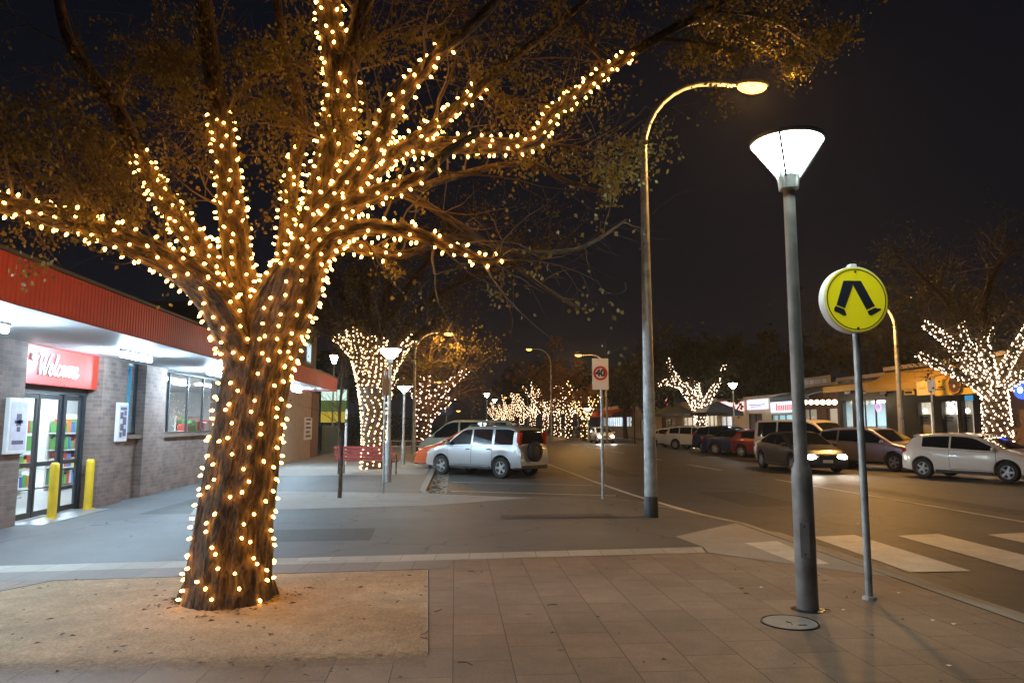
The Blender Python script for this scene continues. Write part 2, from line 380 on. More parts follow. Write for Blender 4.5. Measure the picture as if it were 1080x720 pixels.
def leaf_mat(name, c):
    m, nt, n, l, b = base_mat(name)
    oi = n.new('ShaderNodeTexCoord'); nz = n.new('ShaderNodeTexNoise'); nz.inputs['Scale'].default_value = 4; l.new(oi.outputs['Object'], nz.inputs['Vector'])
    rp = n.new('ShaderNodeValToRGB'); l.new(nz.outputs[0], rp.inputs[0])
    rp.color_ramp.elements[0].position = .35; rp.color_ramp.elements[1].position = .65
    rp.color_ramp.elements[0].color = (*[q * .7 for q in c], 1); rp.color_ramp.elements[1].color = (c[0] * 1.3, c[1] * 1.15, c[2], 1)
    l.new(rp.outputs[0], b.inputs['Base Color']); b.inputs['Roughness'].default_value = .55
    tr = n.new('ShaderNodeBsdfTranslucent'); l.new(rp.outputs[0], tr.inputs[0])
    mx = n.new('ShaderNodeMixShader'); mx.inputs[0].default_value = .35; l.new(b.outputs[0], mx.inputs[1]); l.new(tr.outputs[0], mx.inputs[2])
    l.new(mx.outputs[0], n['Material Output'].inputs['Surface']); return m
M['leaf'] = leaf_mat('leaf', (.17, .15, .035)); M['leafdark'] = leaf_mat('leaf_dark', (.05, .06, .025)); M['leaforange'] = leaf_mat('leaf_orange', (.28, .15, .03))
M['leafdry'] = mat('leaf_dry', (.07, .045, .025), .8, 0, .3, 20)
PAINT = {}
def paint(name, col, metal=.0, rough=.32):
    if name not in PAINT: PAINT[name] = mat('car_paint_' + name, col, rough, metal, .03, 3, coat=.8)
    return PAINT[name]

# ------------------------------------------------------------------ ground, road, paths
struct('ground', MB().sheet([(-300, -60), (300, -60), (300, 700), (-300, 700)], -.16), M['asphalt_road'])
struct('road', MB().sheet([(-1.2, -60), (19, -60), (19, 500), (-1.2, 500)], ROAD), M['asphalt_road'])
edge = [(4.9, -12), (4.9, 7), (4.9, 12.0), (4.45, 14.0), (4.0, 15.5), (3.4, 16.25), (-.62, 17.85), (-.72, 18.6), (-.72, 140)]
def offset_path(P, d):
    out = []
    for i in range(len(P)):
        a = Vector(P[max(i - 1, 0)]); b = Vector(P[min(i + 1, len(P) - 1)]); q = Vector(P[i])
        n1 = (q - a).normalized() if i else None; n2 = (b - q).normalized() if i < len(P) - 1 else None
        n1 = n1 or n2; n2 = n2 or n1
        p1 = Vector((-n1.y, n1.x)); p2 = Vector((-n2.y, n2.x)); m = (p1 + p2).normalized()
        out.append(tuple(q + m * (d / max(.4, m.dot(p1)))))
    return out
inner = offset_path(edge, .16)
slab = MB().prism(inner + [(-60, 140), (-60, -12)], -.15, 0.0)
struct('footpath', slab, M['asphalt_path'])
kb = MB()
for i in range(len(edge) - 1):
    a, b, c_, d_ = inner[i], inner[i + 1], edge[i + 1], edge[i]
    vs = [(a[0], a[1], .006), (b[0], b[1], .006), (c_[0], c_[1], -.006), (d_[0], d_[1], -.006), (d_[0], d_[1], -.15), (c_[0], c_[1], -.15)]
    kb.add(vs, [(0, 3, 2, 1), (3, 4, 5, 2)])
struct('kerb', kb, M['concrete'])
bandA, bandB = G(0, 597), G(740, 577)
def along(t, d): # point on the pale band's far edge, d metres towards the camera
    p = bandA.lerp(bandB, t); dr = (bandB - bandA).normalized(); return (p.x + dr.y * d, p.y - dr.x * d)
far_l = along(-.25, 0); far_r = along(1.0, 0)
pv = MB().sheet([along(-.25, .42), along(.985, .42), (3.6, 8.9), (4.72, 7.7), (4.72, -10), (-7, -10)], .004)
struct('paved_footpath', pv, M['paver'])
struct('paved_band', MB().sheet([along(-.25, 0), along(1.0, 0), along(.985, .42), along(-.25, .42)], .008), M['pale_paver'])
struct('grey_paved_band', MB().sheet([along(-.25, .425), along(.60, .425), along(.60, .95), along(-.25, .95)], .0085), M['grey_paver'])
rampc = MB().sheet([G(712, 566)[:2], (4.70, 12.0), (4.73, 7.7), (3.62, 8.9), along(.99, .41), along(1.003, 0)], .0065)
struct('ramp_path', rampc, M['concrete'])
# gravel round the tree, with its thin steel edge
pit = [G(57, 613)[:2], G(451, 601)[:2], (-.17, 4.95)]
a_, b_ = Vector(pit[2]), Vector((-4.4, 4.95))
for k in range(1, 40): pit.append(tuple(a_.lerp(b_, k / 40) + Vector((0, .03 * noise.noise(Vector((k * .35, 0, 3))) + .02 * noise.noise(Vector((k * 1.7, 2, 3)))))))
pit += [(-4.4, 4.95), (-5.1, 6.6)]
struct('gravel_ground', MB().sheet(pit, .011), M['gravel'])
eg = MB()
for i in (0, 1, 2):
    a, b = Vector((*pit[i - 1], .006)), Vector((*(pit[i] if i < 2 else G(451, 690)[:2]), .006)); eg.tube([a, b], .009, 4)
struct('ground_edging', eg, M['dark'])
# pale concrete path crossing the asphalt and the far stretch under the bench
struct('pale_path', MB().sheet([G(215, 524)[:2], G(300, 518)[:2], G(452, 520)[:2], G(560, 525)[:2], G(452, 533)[:2], G(297, 537)[:2], G(200, 543)[:2]], .004), M['concrete'])
struct('far_path', MB().sheet([(-7.1, 24), (-.95, 24.2), (-.95, 60), (-7.1, 60)], .004), M['concrete'])
# parking bays, gutters, lines
struct('gutter', MB().sheet([(4.91, -12), (5.28, -12), (5.28, 11.6), (4.95, 12.1), (4.91, 12)], ROAD + .004), M['concrete'])
struct('bay_gutter', MB().sheet([(-.70, 18.2), (-.2, 18.0), (-.15, 140), (-.70, 140)], ROAD + .004), M['concrete'])
def line(pts, wd, z=ROAD + .008):
    m = MB()
    for i in range(len(pts) - 1):
        a, b = Vector(pts[i][:2]), Vector(pts[i + 1][:2]); n = (b - a).normalized(); p = Vector((-n.y, n.x)) * wd / 2
        m.sheet([tuple(a - p), tuple(b - p), tuple(b + p), tuple(a + p)], z)
    return m
lines = MB()
def merge(a, b): a.add(b.v, b.f)
merge(lines, line([(4.9, 12.9), (4.62, 15.4), (4.4, 18), (4.25, 22), (4.05, 33), (4.0, 140)], .12))
merge(lines, line([(10.2, 12.3), (10.15, 22.5)], .12))
for k in range(14): merge(lines, line([(10.1, 27 + k * 8), (10.08, 31 + k * 8)], .12))
for k in range(12):
    o = k * 3.0; merge(lines, line([(-.1, 19.3 + o), (3.95, 17.75 + o)], .09, ROAD + .006))
struct('road_marking_lines', lines, M['paint'])
rp_ = MB()
for x0, y0, x1, y1 in ((6.2, 15.2, 7.6, 18.6), (10.8, 13.4, 11.5, 21), (5.4, 24, 6.3, 30), (12.3, 24.5, 14.2, 27)): rp_.sheet([(x0, y0), (x1, y0 + .08), (x1 - .05, y1), (x0 + .04, y1 - .1)], ROAD + .003)
for x0, y0, x1, y1 in ((-3.4, 10.6, -1.2, 11.9), (.8, 12.8, 2.9, 13.5), (-5.8, 14.0, -4.4, 17)): rp_.sheet([(x0, y0), (x1, y0 + .08), (x1 - .05, y1), (x0 + .04, y1 - .1)], .0025)
struct('road_patch', rp_, ground_mat('asphalt_patch', (.055, .052, .05), var=.25, speck=.45, rough=.65, bump=.4))
zb = MB()
zb.sheet([(4.02, 9.99), (4.55, 10.11), (4.43, 8.45), (4.07, 8.42)], .0105)
for x in (5.55, 6.95, 8.45, 9.95, 11.45, 12.95, 14.4):
    zb.sheet([(x, 11.1), (x + .78, 11.25), (x + .62, 8.42), (x - .16, 8.40)], ROAD + .008)
struct('crossing_marking_lines', zb, M['paint'])
struct('opposite_footpath', MB().prism([(18.3, -12), (60, -12), (60, 300), (18.3, 300)], -.15, 0), M['asphalt_path'])
struct('opposite_kerb', MB().span((18.13, -12, -.15), (18.297, 300, .006)), M['concrete'])

# ------------------------------------------------------------------ supermarket on the left
WX = -7.15
sm = thing('supermarket', 'brick supermarket with white canopy soffit and long red corrugated fascia', 'shop building', (WX, 13.8, 0))
def loc(mb, o): # geometry is given in world metres; move into the thing's frame
    return mb.xf(Matrix.Translation(-Vector(o.location)))
def part(mb, name, m, o, smooth=None): return loc(mb, o).build(name, m, o, smooth)
wl_ = MB()
wl_.span((WX, 1, 0), (WX - .35, 12.62, 3.2)).span((WX + .08, 15.1, 0), (WX - .35, 16.2, 3.2))
wl_.span((WX - .1, 16.2, 0), (WX - .35, 17.2, 1.33)).span((WX + .05, 17.2, 0), (WX - .35, 18.38, 3.2))
wl_.span((WX - .05, 18.38, 0), (WX - .35, 22.85, 1.33)).span((WX, 22.85, 0), (WX - .35, 25.5, 3.2))
part(wl_, 'wall', M['brick'], sm)
M['render'] = mat('tan_render', (.40, .30, .22), .8, 0, .1, 3, .1)
part(MB().span((WX + .03, 25.5, 0), (WX - .42, 36.6, 3.2)), 'rendered_wall', M['render'], sm)
M['brown'] = mat('brown_render', (.16, .10, .07), .8, 0, .1, 3)
part(MB().span((WX + .06, 36.6, 0), (WX - 6, 38.4, 3.2)), 'pier', M['brown'], sm)
part(MB().span((WX + .02, 16.2, 1.33), (WX - .3, 17.2, 1.41)).span((WX + .03, 18.38, 1.33), (WX - .3, 22.85, 1.41)), 'sill', M['brown'], sm)
# canopy: ribbed soffit, corrugated fascia, roof
sf = MB(); k = 1.0
X0, X1 = -4.84, WX
nrib = 16
for i in range(nrib):
    xa = X0 + (X1 - X0) * i / nrib; xb = X0 + (X1 - X0) * (i + .9) / nrib; xc = X0 + (X1 - X0) * (i + 1) / nrib
    sf.add([(xa, 1, 3.0), (xa, 29.7, 3.0), (xb, 29.7, 3.0), (xb, 1, 3.0), (xb, 1, 3.02), (xb, 29.7, 3.02), (xc, 29.7, 3.02), (xc, 1, 3.02)],
           [(0, 1, 2, 3), (3, 2, 5, 4), (4, 5, 6, 7)])
sf.span((X0, 1, 3.03), (X1 - .3, 29.7, 3.08))
part(sf, 'canopy_soffit', M['soffit'], sm)
fa = MB(); ny = int((29.75 - 1) / .09); prof = []
for i in range(ny + 1):
    y = 1 + i * .09; prof += [(-4.80, y), (-4.80, y + .05), (-4.793, y + .06), (-4.793, y + .08)]
n0 = len(prof)
vs = [(x, y, 2.96) for x, y in prof] + [(x, y, 3.48) for x, y in prof]
fa.add(vs, [(i, i + 1, n0 + i + 1, n0 + i) for i in range(n0 - 1)])
fa.span((-4.835, 1, 2.95), (-4.815, 29.8, 3.49)).span((-4.80, 29.83, 2.96), (-7.1, 29.87, 3.48))
part(fa, 'fascia', M['red'], sm)
part(MB().span((-4.775, 1, 3.485), (-4.86, 29.85, 3.53)), 'fascia_capping', M['roof'], sm)
rf = MB().add([(-4.86, 1, 3.5), (-4.86, 29.85, 3.5), (-9.2, 29.85, 5.0), (-9.2, 1, 5.0), (-16, 1, 5.0), (-16, 29.85, 5.0)], [(0, 1, 2, 3), (3, 2, 5, 4)])
for i in range(48):
    y = 1.3 + i * .6; rf.span((-4.87, y, 3.5), (-4.9, y + .03, 3.53))
    rf.add([(-4.87, y, 3.53), (-4.87, y + .04, 3.53), (-9.2, y + .04, 5.03), (-9.2, y, 5.03)], [(0, 1, 2, 3)])
part(rf, 'roof', M['roof'], sm)
M['darkwall'] = mat('dark_cladding', (.06, .055, .05), .7, 0, .15, 2)
part(MB().span((-7.3, 29.9, 3.2), (-13, 38.4, 6.6)), 'upper_storey', M['darkwall'], sm)
M['litwin'] = emat('lit_upper_window', (.55, .8, 1), .9)
wq = VX(325, 372, -7.28)
uw = part(MB().span((-7.297, wq.y - .55, wq.z - .5), (-7.24, wq.y + .55, wq.z + .5)), 'upper_window', M['white'], sm)
loc(MB().span((-7.238, wq.y - .47, wq.z - .42), (-7.23, wq.y + .47, wq.z + .42)), sm).build('pane', M['litwin'], uw)
# interior room seen through the glass
inr = MB()
inr.span((-7.6, 9, -.14), (-15, 34, .003)); part(inr, 'shop_floor', mat('shop_floor', (.55, .55, .55), .25, 0, .05), sm)
M['inwall'] = mat('shop_white', (.7, .72, .72), .6, 0, .05)
part(MB().span((-15, 9, 0), (-15.2, 34, 3.1)).span((-7.6, 8.8, 0), (-15, 9, 3.1)).span((-7.6, 34, 0), (-15, 34.2, 3.1)).span((-7.5, 8.8, 3.1), (-15.2, 34.2, 3.15)), 'shop_room', M['inwall'], sm)
M['storelight'] = emat('store_light', (.85, .95, 1), 48)
for x in (-9.2, -11.6, -14):
    for y in (10.6, 14, 17.4, 20.8, 24.2, 27.6):
        l_ = tag(MB().span((-.12, -.9, 0), (.12, .9, .05)).build('ceiling_light', M['storelight']), 'strip light on the supermarket ceiling, %s row from the windows, %s from the street end' % ({-9.2: 'first', -11.6: 'second', -14: 'back'}[x], {10.6: 'first', 14: 'second', 17.4: 'third', 20.8: 'fourth', 24.2: 'fifth', 27.6: 'last'}[y]), 'ceiling light', 'strip lights inside the supermarket')
        l_.location = (x, y, 3.045)
goods_cols = [mat('goods_%s' % nme, c, .5, 0, 0) for nme, c in (('red', (.5, .06, .04)), ('blue', (.06, .15, .5)), ('green', (.1, .35, .08)), ('yellow', (.7, .5, .06)), ('cream', (.7, .65, .55)), ('orange', (.7, .25, .04)), ('white', (.75, .75, .75)))]
def shelf(x, y, rz, L, label):
    t = thing('shop_shelf', label, 'shelf', (x, y, .003), rz, 'shelves inside the supermarket')
    f = MB().span((-.02, -L / 2, 0), (.02, L / 2, 1.9))
    for z in (.12, .55, .98, 1.4): f.span((.02, -L / 2, z), (.42, L / 2, z + .03))
    f.build('rack', M['inwall'], t)
    g = MB()
    for z in (.152, .582, 1.012, 1.432):
        yy = -L / 2 + .03
        while yy < L / 2 - .2:
            wd = rnd.uniform(.08, .2); g.mi = rnd.randrange(7); g.span((.06, yy, z), (.38, yy + wd, z + rnd.uniform(.2, .36))); yy += wd + rnd.uniform(.005, .03)
    tag(g.build('shelf_goods', goods_cols, t), kind='stuff')
    return t
shelf(-9.4, 14.9, 0, 2.2, 'white shelf of groceries straight inside the sliding doors')
shelf(-10.6, 17.6, 0, 2.4, 'white shelf of groceries behind the window with blue posters')
shelf(-10.2, 20.6, 0, 3.0, 'white shelf of groceries behind the long shop window')
shelf(-12.4, 15.6, 0, 4.0, 'white shelf of groceries deep inside, furthest from the doors')
shelf(-8.9, 25.2, 0, 2.6, 'white shelf of groceries far along, seen aslant through the long window')
shelf(-11.0, 25.8, 0, 3.4, 'white shelf of groceries in the far corner of the supermarket')
# windows
def window(o, y0, y1, z0, z1, x, mull, fm=None, depth=.06):
    fr = MB(); t = .05; fm = fm or M['dark']
    fr.span((x, y0, z0), (x - depth, y0 + t, z1)).span((x, y1 - t, z0), (x - depth, y1, z1)).span((x, y0 + t, z0), (x - depth, y1 - t, z0 + t)).span((x, y0 + t, z1 - t), (x - depth, y1 - t, z1))
    for m_ in mull: fr.span((x - .003, m_ - t / 2, z0 + t), (x - depth + .003, m_ + t / 2, z1 - t))
    wn_ = loc(fr, o).build('window', fm, o)
    loc(MB().add([(x - depth / 2, y0, z0), (x - depth / 2, y1, z0), (x - depth / 2, y1, z1), (x - depth / 2, y0, z1)], [(0, 1, 2, 3)]), o).build('pane', M['pane'], wn_)
    return wn_
window(sm, 16.2, 17.2, 1.41, 3.0, WX - .14, [])
window(sm, 18.38, 22.85, 1.41, 3.0, WX - .1, [19.0, 20.3, 21.5])
# sliding doors
DX = WX - .22
dm = MB()
dm.span((DX, 12.62, 0), (DX - .1, 12.72, 2.25)).span((DX, 15.0, 0), (DX - .1, 15.1, 2.25)).span((DX + .02, 12.62, 2.2), (DX - .12, 15.1, 2.34)).span((DX, 14.28, 0), (DX - .1, 14.38, 2.2))
dr = part(dm, 'door_frame', M['dark'], sm)
for y0, y1 in ((12.74, 13.5), (13.52, 14.27), (14.39, 14.99)):
    d = MB(); x = DX - .03
    d.span((x, y0, .02), (x - .04, y0 + .06, 2.19)).span((x, y1 - .06, .02), (x - .04, y1, 2.19)).span((x, y0 + .06, .02), (x - .04, y1 - .06, .12)).span((x, y0 + .06, 2.1), (x - .04, y1 - .06, 2.19)).span((x, y0 + .06, .9), (x - .04, y1 - .06, .98))
    d.span((x - .01, y0 + .06, .5), (x - .03, y1 - .06, .52))
    dd = part(d, 'sliding_door', M['dark'], sm)
    loc(MB().add([(x - .02, y0 + .05, .1), (x - .02, y1 - .05, .1), (x - .02, y1 - .05, 2.12), (x - .02, y0 + .05, 2.12)], [(0, 1, 2, 3)]), sm).build('pane', M['pane'], dd)
part(MB().span((WX - .08, 12.62, 2.34), (WX - .3, 15.1, 3.2)), 'door_header', M['alu'], sm)
part(MB().ball((WX - .05, 13.85, 2.36), .05, 8, 6, (1, 1.6, .7)), 'door_sensor', M['dark'], sm)
part(MB().span((WX + .4, 12.7, 0), (WX - .3, 15.0, .006)), 'door_mat', M['alu'], sm)
# Welcome sign
ws = thing('welcome_sign', 'red sign panel reading Welcome in white script above the sliding doors', 'sign', (WX - .03, 13.78, 2.66))
part(MB().span((WX - .078, 12.56, 2.33), (WX - .01, 15.06, 3.0), bev=.008), 'panel', M['redsign'], ws)
W_ = []   # script strokes in x-height units
def st(*p): W_.append(p)
st((-.15, 1.72), (.05, 1.85), (.18, 1.6), (.25, .7), (.42, .05), (.62, .75), (.85, 1.5), (.88, .8), (1.0, .05), (1.25, .6), (1.5, 1.5), (1.72, 1.85), (1.9, 1.8))
st((1.62, .42), (1.95, .62), (2.1, .88), (1.92, 1.0), (1.72, .72), (1.72, .28), (1.9, .03), (2.15, .15), (2.42, .75), (2.68, 1.55), (2.72, 1.85), (2.56, 1.8), (2.45, 1.1), (2.45, .35), (2.58, .04), (2.8, .2))
st((3.4, .82), (3.22, 1.0), (2.98, .82), (2.88, .4), (3.02, .05), (3.3, .08), (3.55, .4), (3.75, .85), (4.0, 1.0), (4.2, .7), (4.1, .2), (3.88, .02), (3.7, .3), (3.78, .8), (4.05, .95), (4.35, .86))
st((4.45, .95), (4.48, .5), (4.46, .02), (4.58, .6), (4.8, 1.0), (4.95, .85), (4.93, .03), (5.08, .65), (5.3, 1.0), (5.45, .8), (5.42, .2), (5.58, .03), (5.8, .35), (6.1, .72), (6.1, .98), (5.92, .95), (5.82, .5), (5.95, .06), (6.2, .06), (6.45, .35))
lt = MB(); S = .2
for p in W_:
    pts = [(WX - .002, 12.9 + (q[0] * 1.05 + q[1] * .22) * S, 2.50 + q[1] * S) for q in p]
    lt.tube(catmull(pts, 6), .024, 6)
part(lt, 'lettering', mat('letter_white', (.85, .85, .85), .4, 0, 0), ws, 60)
sl = thing('security_light', 'small glaring white spotlight at the corner of the red Welcome sign', 'light', (WX + .02, 12.85, 2.86))
q = VX(38, 376, WX + .05)
part(MB().span((WX - .01, q.y - .06, q.z - .06), (WX + .03, q.y + .06, q.z + .06), bev=.01), 'housing', M['white'], sl)
part(MB().ball((WX + .05, q.y, q.z), .04, 12, 8), 'lens', emat('security_lens', (.95, .98, 1), 12), sl)
def text_on(o, body, size, M_, m, name='lettering', **k):
    me = text_mesh(body, size, **k); me.transform(M_); me.materials.append(m)
    q = bpy.data.objects.new(name, me); C.objects.link(q); q.parent = o; return q
# framed posters on the brick piers
M['posterink'] = mat('poster_ink', (.10, .09, .16), .6, 0, .3, 30); M['posterpaper'] = mat('poster_paper', (.55, .54, .62), .5, 0, .15, 8)
def poster(y0, y1, z0, z1, x, label, blocks):
    t = thing('poster_frame', label, 'poster', (x, (y0 + y1) / 2, z0))
    part(MB().span((x - .02, y0, z0), (x + .05, y1, z1), bev=.01), 'frame', M['white'], t)
    part(MB().span((x + .045, y0 + .05, z0 + .06), (x + .053, y1 - .05, z1 - .06)), 'poster_sheet', M['posterpaper'], t)
    ink = MB()
    for a, b, c_, d_ in blocks:
        yy = lambda s: y0 + .05 + s * (y1 - y0 - .1); zz = lambda s: z0 + .06 + s * (z1 - z0 - .12)
        ink.span((x + .0532, yy(a), zz(c_)), (x + .056, yy(b), zz(d_)))
    part(ink, 'poster_print', M['posterink'], t)
poster(12.12, 12.66, 1.17, 2.07, WX + .02, 'white framed pale poster on the brick pier left of the doors', [(.35, .65, .5, .75), (.25, .75, .55, .62), (.4, .6, .38, .48), (.15, .85, .12, .2)])
poster(15.72, 16.17, 1.28, 2.1, WX + .09, 'white framed dark patterned poster on the pier right of the doors', [(.1, .9, .86, .95), (.1, .5, .6, .8), (.45, .9, .42, .66), (.15, .6, .25, .45), (.5, .92, .08, .3), (.1, .4, .05, .2), (.6, .9, .7, .84)])
# advertising films inside the shop windows
def film_mat(name, c):
    m, nt, n, l, b = base_mat(name); b.inputs['Base Color'].default_value = (*c, 1); b.inputs['Roughness'].default_value = .4
    tr = n.new('ShaderNodeBsdfTranslucent'); tr.inputs[0].default_value = (*c, 1); mx = n.new('ShaderNodeMixShader'); mx.inputs[0].default_value = .6
    l.new(b.outputs[0], mx.inputs[1]); l.new(tr.outputs[0], mx.inputs[2]); l.new(mx.outputs[0], n['Material Output'].inputs['Surface']); return m
M['filmblue'] = film_mat('film_blue', (.03, .22, .7)); M['filmcyan'] = film_mat('film_cyan', (.2, .62, .8)); M['filmwhite'] = film_mat('film_white', (.75, .82, .82)); M['filmgreen'] = film_mat('film_green', (.2, .45, .1))
t = thing('window_poster', 'blue, cyan and white poster filling the small window beside the doors', 'poster', (WX - .26, 16.7, 1.46))
x = WX - .26
part(MB().span((x, 16.25, 1.46), (x - .004, 17.15, 2.95)), 'poster_sheet', M['filmcyan'], t)
sw = MB(); pth = catmull([(16.45, 1.5), (16.75, 1.9), (16.6, 2.3), (16.9, 2.9)], 8)
for i in range(len(pth) - 1):
    a, b = pth[i], pth[i + 1]; wv = .17; sw.add([(x + .003, a[0] - wv, a[1]), (x + .003, a[0] + wv, a[1]), (x + .003, b[0] + wv, b[1]), (x + .003, b[0] - wv, b[1])], [(0, 1, 2, 3)])
part(sw, 'blue_wave', M['filmblue'], t)
wb = MB().add([(x + .0045, 16.28, 2.0), (x + .0045, 16.42, 2.05), (x + .0045, 16.5, 2.6), (x + .0045, 16.3, 2.9)], [(0, 1, 2, 3)]).add([(x + .0045, 16.8, 1.7), (x + .0045, 16.95, 1.72), (x + .0045, 16.98, 2.3), (x + .0045, 16.85, 2.2)], [(0, 1, 2, 3)])
part(wb, 'white_shapes', M['filmwhite'], t)
t = thing('window_poster', 'pale poster with dark rings and a green patch at the left of the long window', 'poster', (WX - .22, 18.7, 1.46))
x = WX - .22
part(MB().span((x, 18.44, 1.46), (x - .004, 18.98, 2.95)), 'poster_sheet', M['filmwhite'], t)
rg = MB(); rot90 = Matrix.Rotation(pi / 2, 3, 'Y')
for yy, zz, r_ in ((18.84, 2.62, .16), (18.58, 2.5, .1), (18.85, 1.85, .07), (18.85, 1.66, .07)): part(MB().lathe([(r_, 0), (r_ - .035, 0), (r_ - .035, .006), (r_, .006)], 18, (x, yy, zz), rot90, True), 'dark_ring', M['posterink'], t)
for k in range(4): rg.span((x, 18.5, 1.55 + k * .07), (x + .006, 18.72, 1.585 + k * .07))
part(rg, 'print', M['posterink'], t)
part(MB().ball((x, 18.62, 2.1), .12, 12, 6, (.05, .9, 1.2)), 'green_patch', M['filmgreen'], t)
t = thing('notice_board', 'narrow pale notice on the tan wall at the far end', 'notice', (WX + .04, 34, 1.5))
q0, q1 = VX(321, 440, WX + .04), VX(328, 463, WX + .04)
part(MB().span((WX + .035, q0.y, q1.z), (WX + .07, q1.y, q0.z)), 'board', M['white'], t)
nb = MB()
for k in range(5): nb.span((WX + .0702, q0.y + .3, q1.z + .12 + k * .2), (WX + .073, q1.y - .3 - .2 * (k % 2), q1.z + .22 + k * .2))
part(nb, 'print', M['posterink'], t)
# fluorescent battens under the canopy
for k, y in enumerate((4.9, 9.45, 14.05, 18.65, 23.3, 27.9)):
    t = thing('canopy_light', ['near-most white fluorescent batten under the canopy', 'white fluorescent batten on the soffit before the Welcome sign', 'white fluorescent batten on the soffit just past the Welcome sign', 'white fluorescent batten above the long shop window', 'white fluorescent batten on the soffit hidden by the lit trunk', 'white fluorescent batten at the far end of the canopy'][k], 'light', (-6, y, 3.0), 0, 'fluorescent battens under the canopy')
    MB().span((-.045, -.65, -.05), (.045, .65, -.001), bev=.01).build('batten', M['white'], t)
    MB().tube([(0, -.6, -.105), (0, .6, -.105)], .045, 10).build('tube', M['tube'], t, 60)
# yellow bollards
def bollard(x, y, label):
    t = thing('bollard', label, 'bollard', (x, y, 0), 0, 'yellow bollards at the shop doors')
    MB().lathe([(.075, 0), (.075, .9), (.07, .94), (.05, .965), (0, .972)], 16).build('post', M['yellow'], t, 40)
    MB().lathe([(.13, 0), (.13, .012), (.077, .014)], 16).build('base_plate', M['yellow'], t)
b1 = G(51, 546); b2 = G(89.5, 536.5)
bollard(b1.x + .05, b1.y, 'yellow steel bollard in front of the sliding doors, nearer the left pier')
bollard(b2.x + .05, b2.y, 'yellow steel bollard before the doors, nearer the right pier')
# ------------------------------------------------------------------ street furniture
def cone_lamp(loc, label, H, near=False, s=1.0, watts=0, group='white cone street lamps'):
    """post-top lamp: an inverted glass cone on a two-stage steel post"""
    t = thing('street_lamp', label, 'street lamp', loc, 0, group)
    nb = 20 if near else 10
    p = MB().lathe([(.094 * s, 0), (.092 * s, H * .27), (.086 * s, H * .285), (.060 * s, H * .30), (.053 * s, H * .88), (.053 * s, H * .885)], nb)
    p.build('post', M['greypole'] if near else M['galv'], t, 40)
    if near: MB().lathe([(.15, 0), (.15, .004), (.097, .012)], 20).build('base_collar', M['dark'], t)
    hz = H * .885
    c = MB().lathe([(.058 * s, hz), (.085 * s, hz + .015), (.09 * s, hz + .1), (.1 * s, hz + .15)], nb)
    if near:
        for k in range(4):
            a = k * pi / 2 + .5; c.tube([(.088 * cos(a), .088 * sin(a), hz + .02), (.098 * cos(a), .098 * sin(a), hz + .12), (.13 * cos(a), .13 * sin(a), hz + .2)], [.018, .02, .008], 6)
    c.build('lamp_collar', M['galv'], t, 40)
    rr = .335 * s
    g = MB().lathe([(.10 * s, hz + .145), (rr * .97, H - .03)], 28 if near else 12)
    g.build('lamp_glass', M['cone'] if near else M['farcone'], t, 60)
    MB().lathe([(rr, H - .035), (rr + .012, H - .02), (rr + .006, H + .005), (rr * .5, H + .05), (0, H + .06)], 28 if near else 12).build('lamp_cover', M['greypole'], t, 40)
    if near:
        fr = MB()
        for k in range(3):
            a = k * 2 * pi / 3 - 2.2; fr.tube([(.105 * cos(a), .105 * sin(a), hz + .12), ((rr + .006) * cos(a), (rr + .006) * sin(a), H - .02)], .012, 6)
        fr.build('frame_rib', M['dark'], t)
    if watts: point_light('lamp_glow', (0, 0, H - .12), t, WHITE, watts, .15)
    return t
lp = G(852, 643)
cone_lamp(lp, 'tall white cone lamp on thick grey post beside the zebra sign', 4.36, True)
l2 = G(409, 508); cone_lamp(l2, 'white cone lamp on grey post right of the red bench', 3.85, False, 1.0, 170)
l3 = G(425, 489); cone_lamp(l3, 'smaller white cone lamp on a pale post past the bench', 3.25, False, .9, 150)
lr = VX(773, 407, 18.9); cone_lamp((18.9, lr.y, 0), 'white cone lamp across the road beside the lit tree and awnings', lr.z + .2, False, .95, 220)
for px, py, Y, lab in ((513.5, 416, 78, 'white cone lamp far down the street left of the lit tree row'), (521.5, 422, 110, 'faint white lamp far down the street beside the taller one'),
                       (620, 432, 66, 'white lamp just left of the speed sign post across the road'), (450, 427, 52, 'white lamp glowing inside the pinkish lit tree'), (352.5, 377, 44, 'small white lamp on a thin pole beyond the canopy end')):
    q = V(px, py, Y); cone_lamp((q.x, Y, 0), lab, q.z + .15, False, .8 if Y < 60 else 1.0, 0)

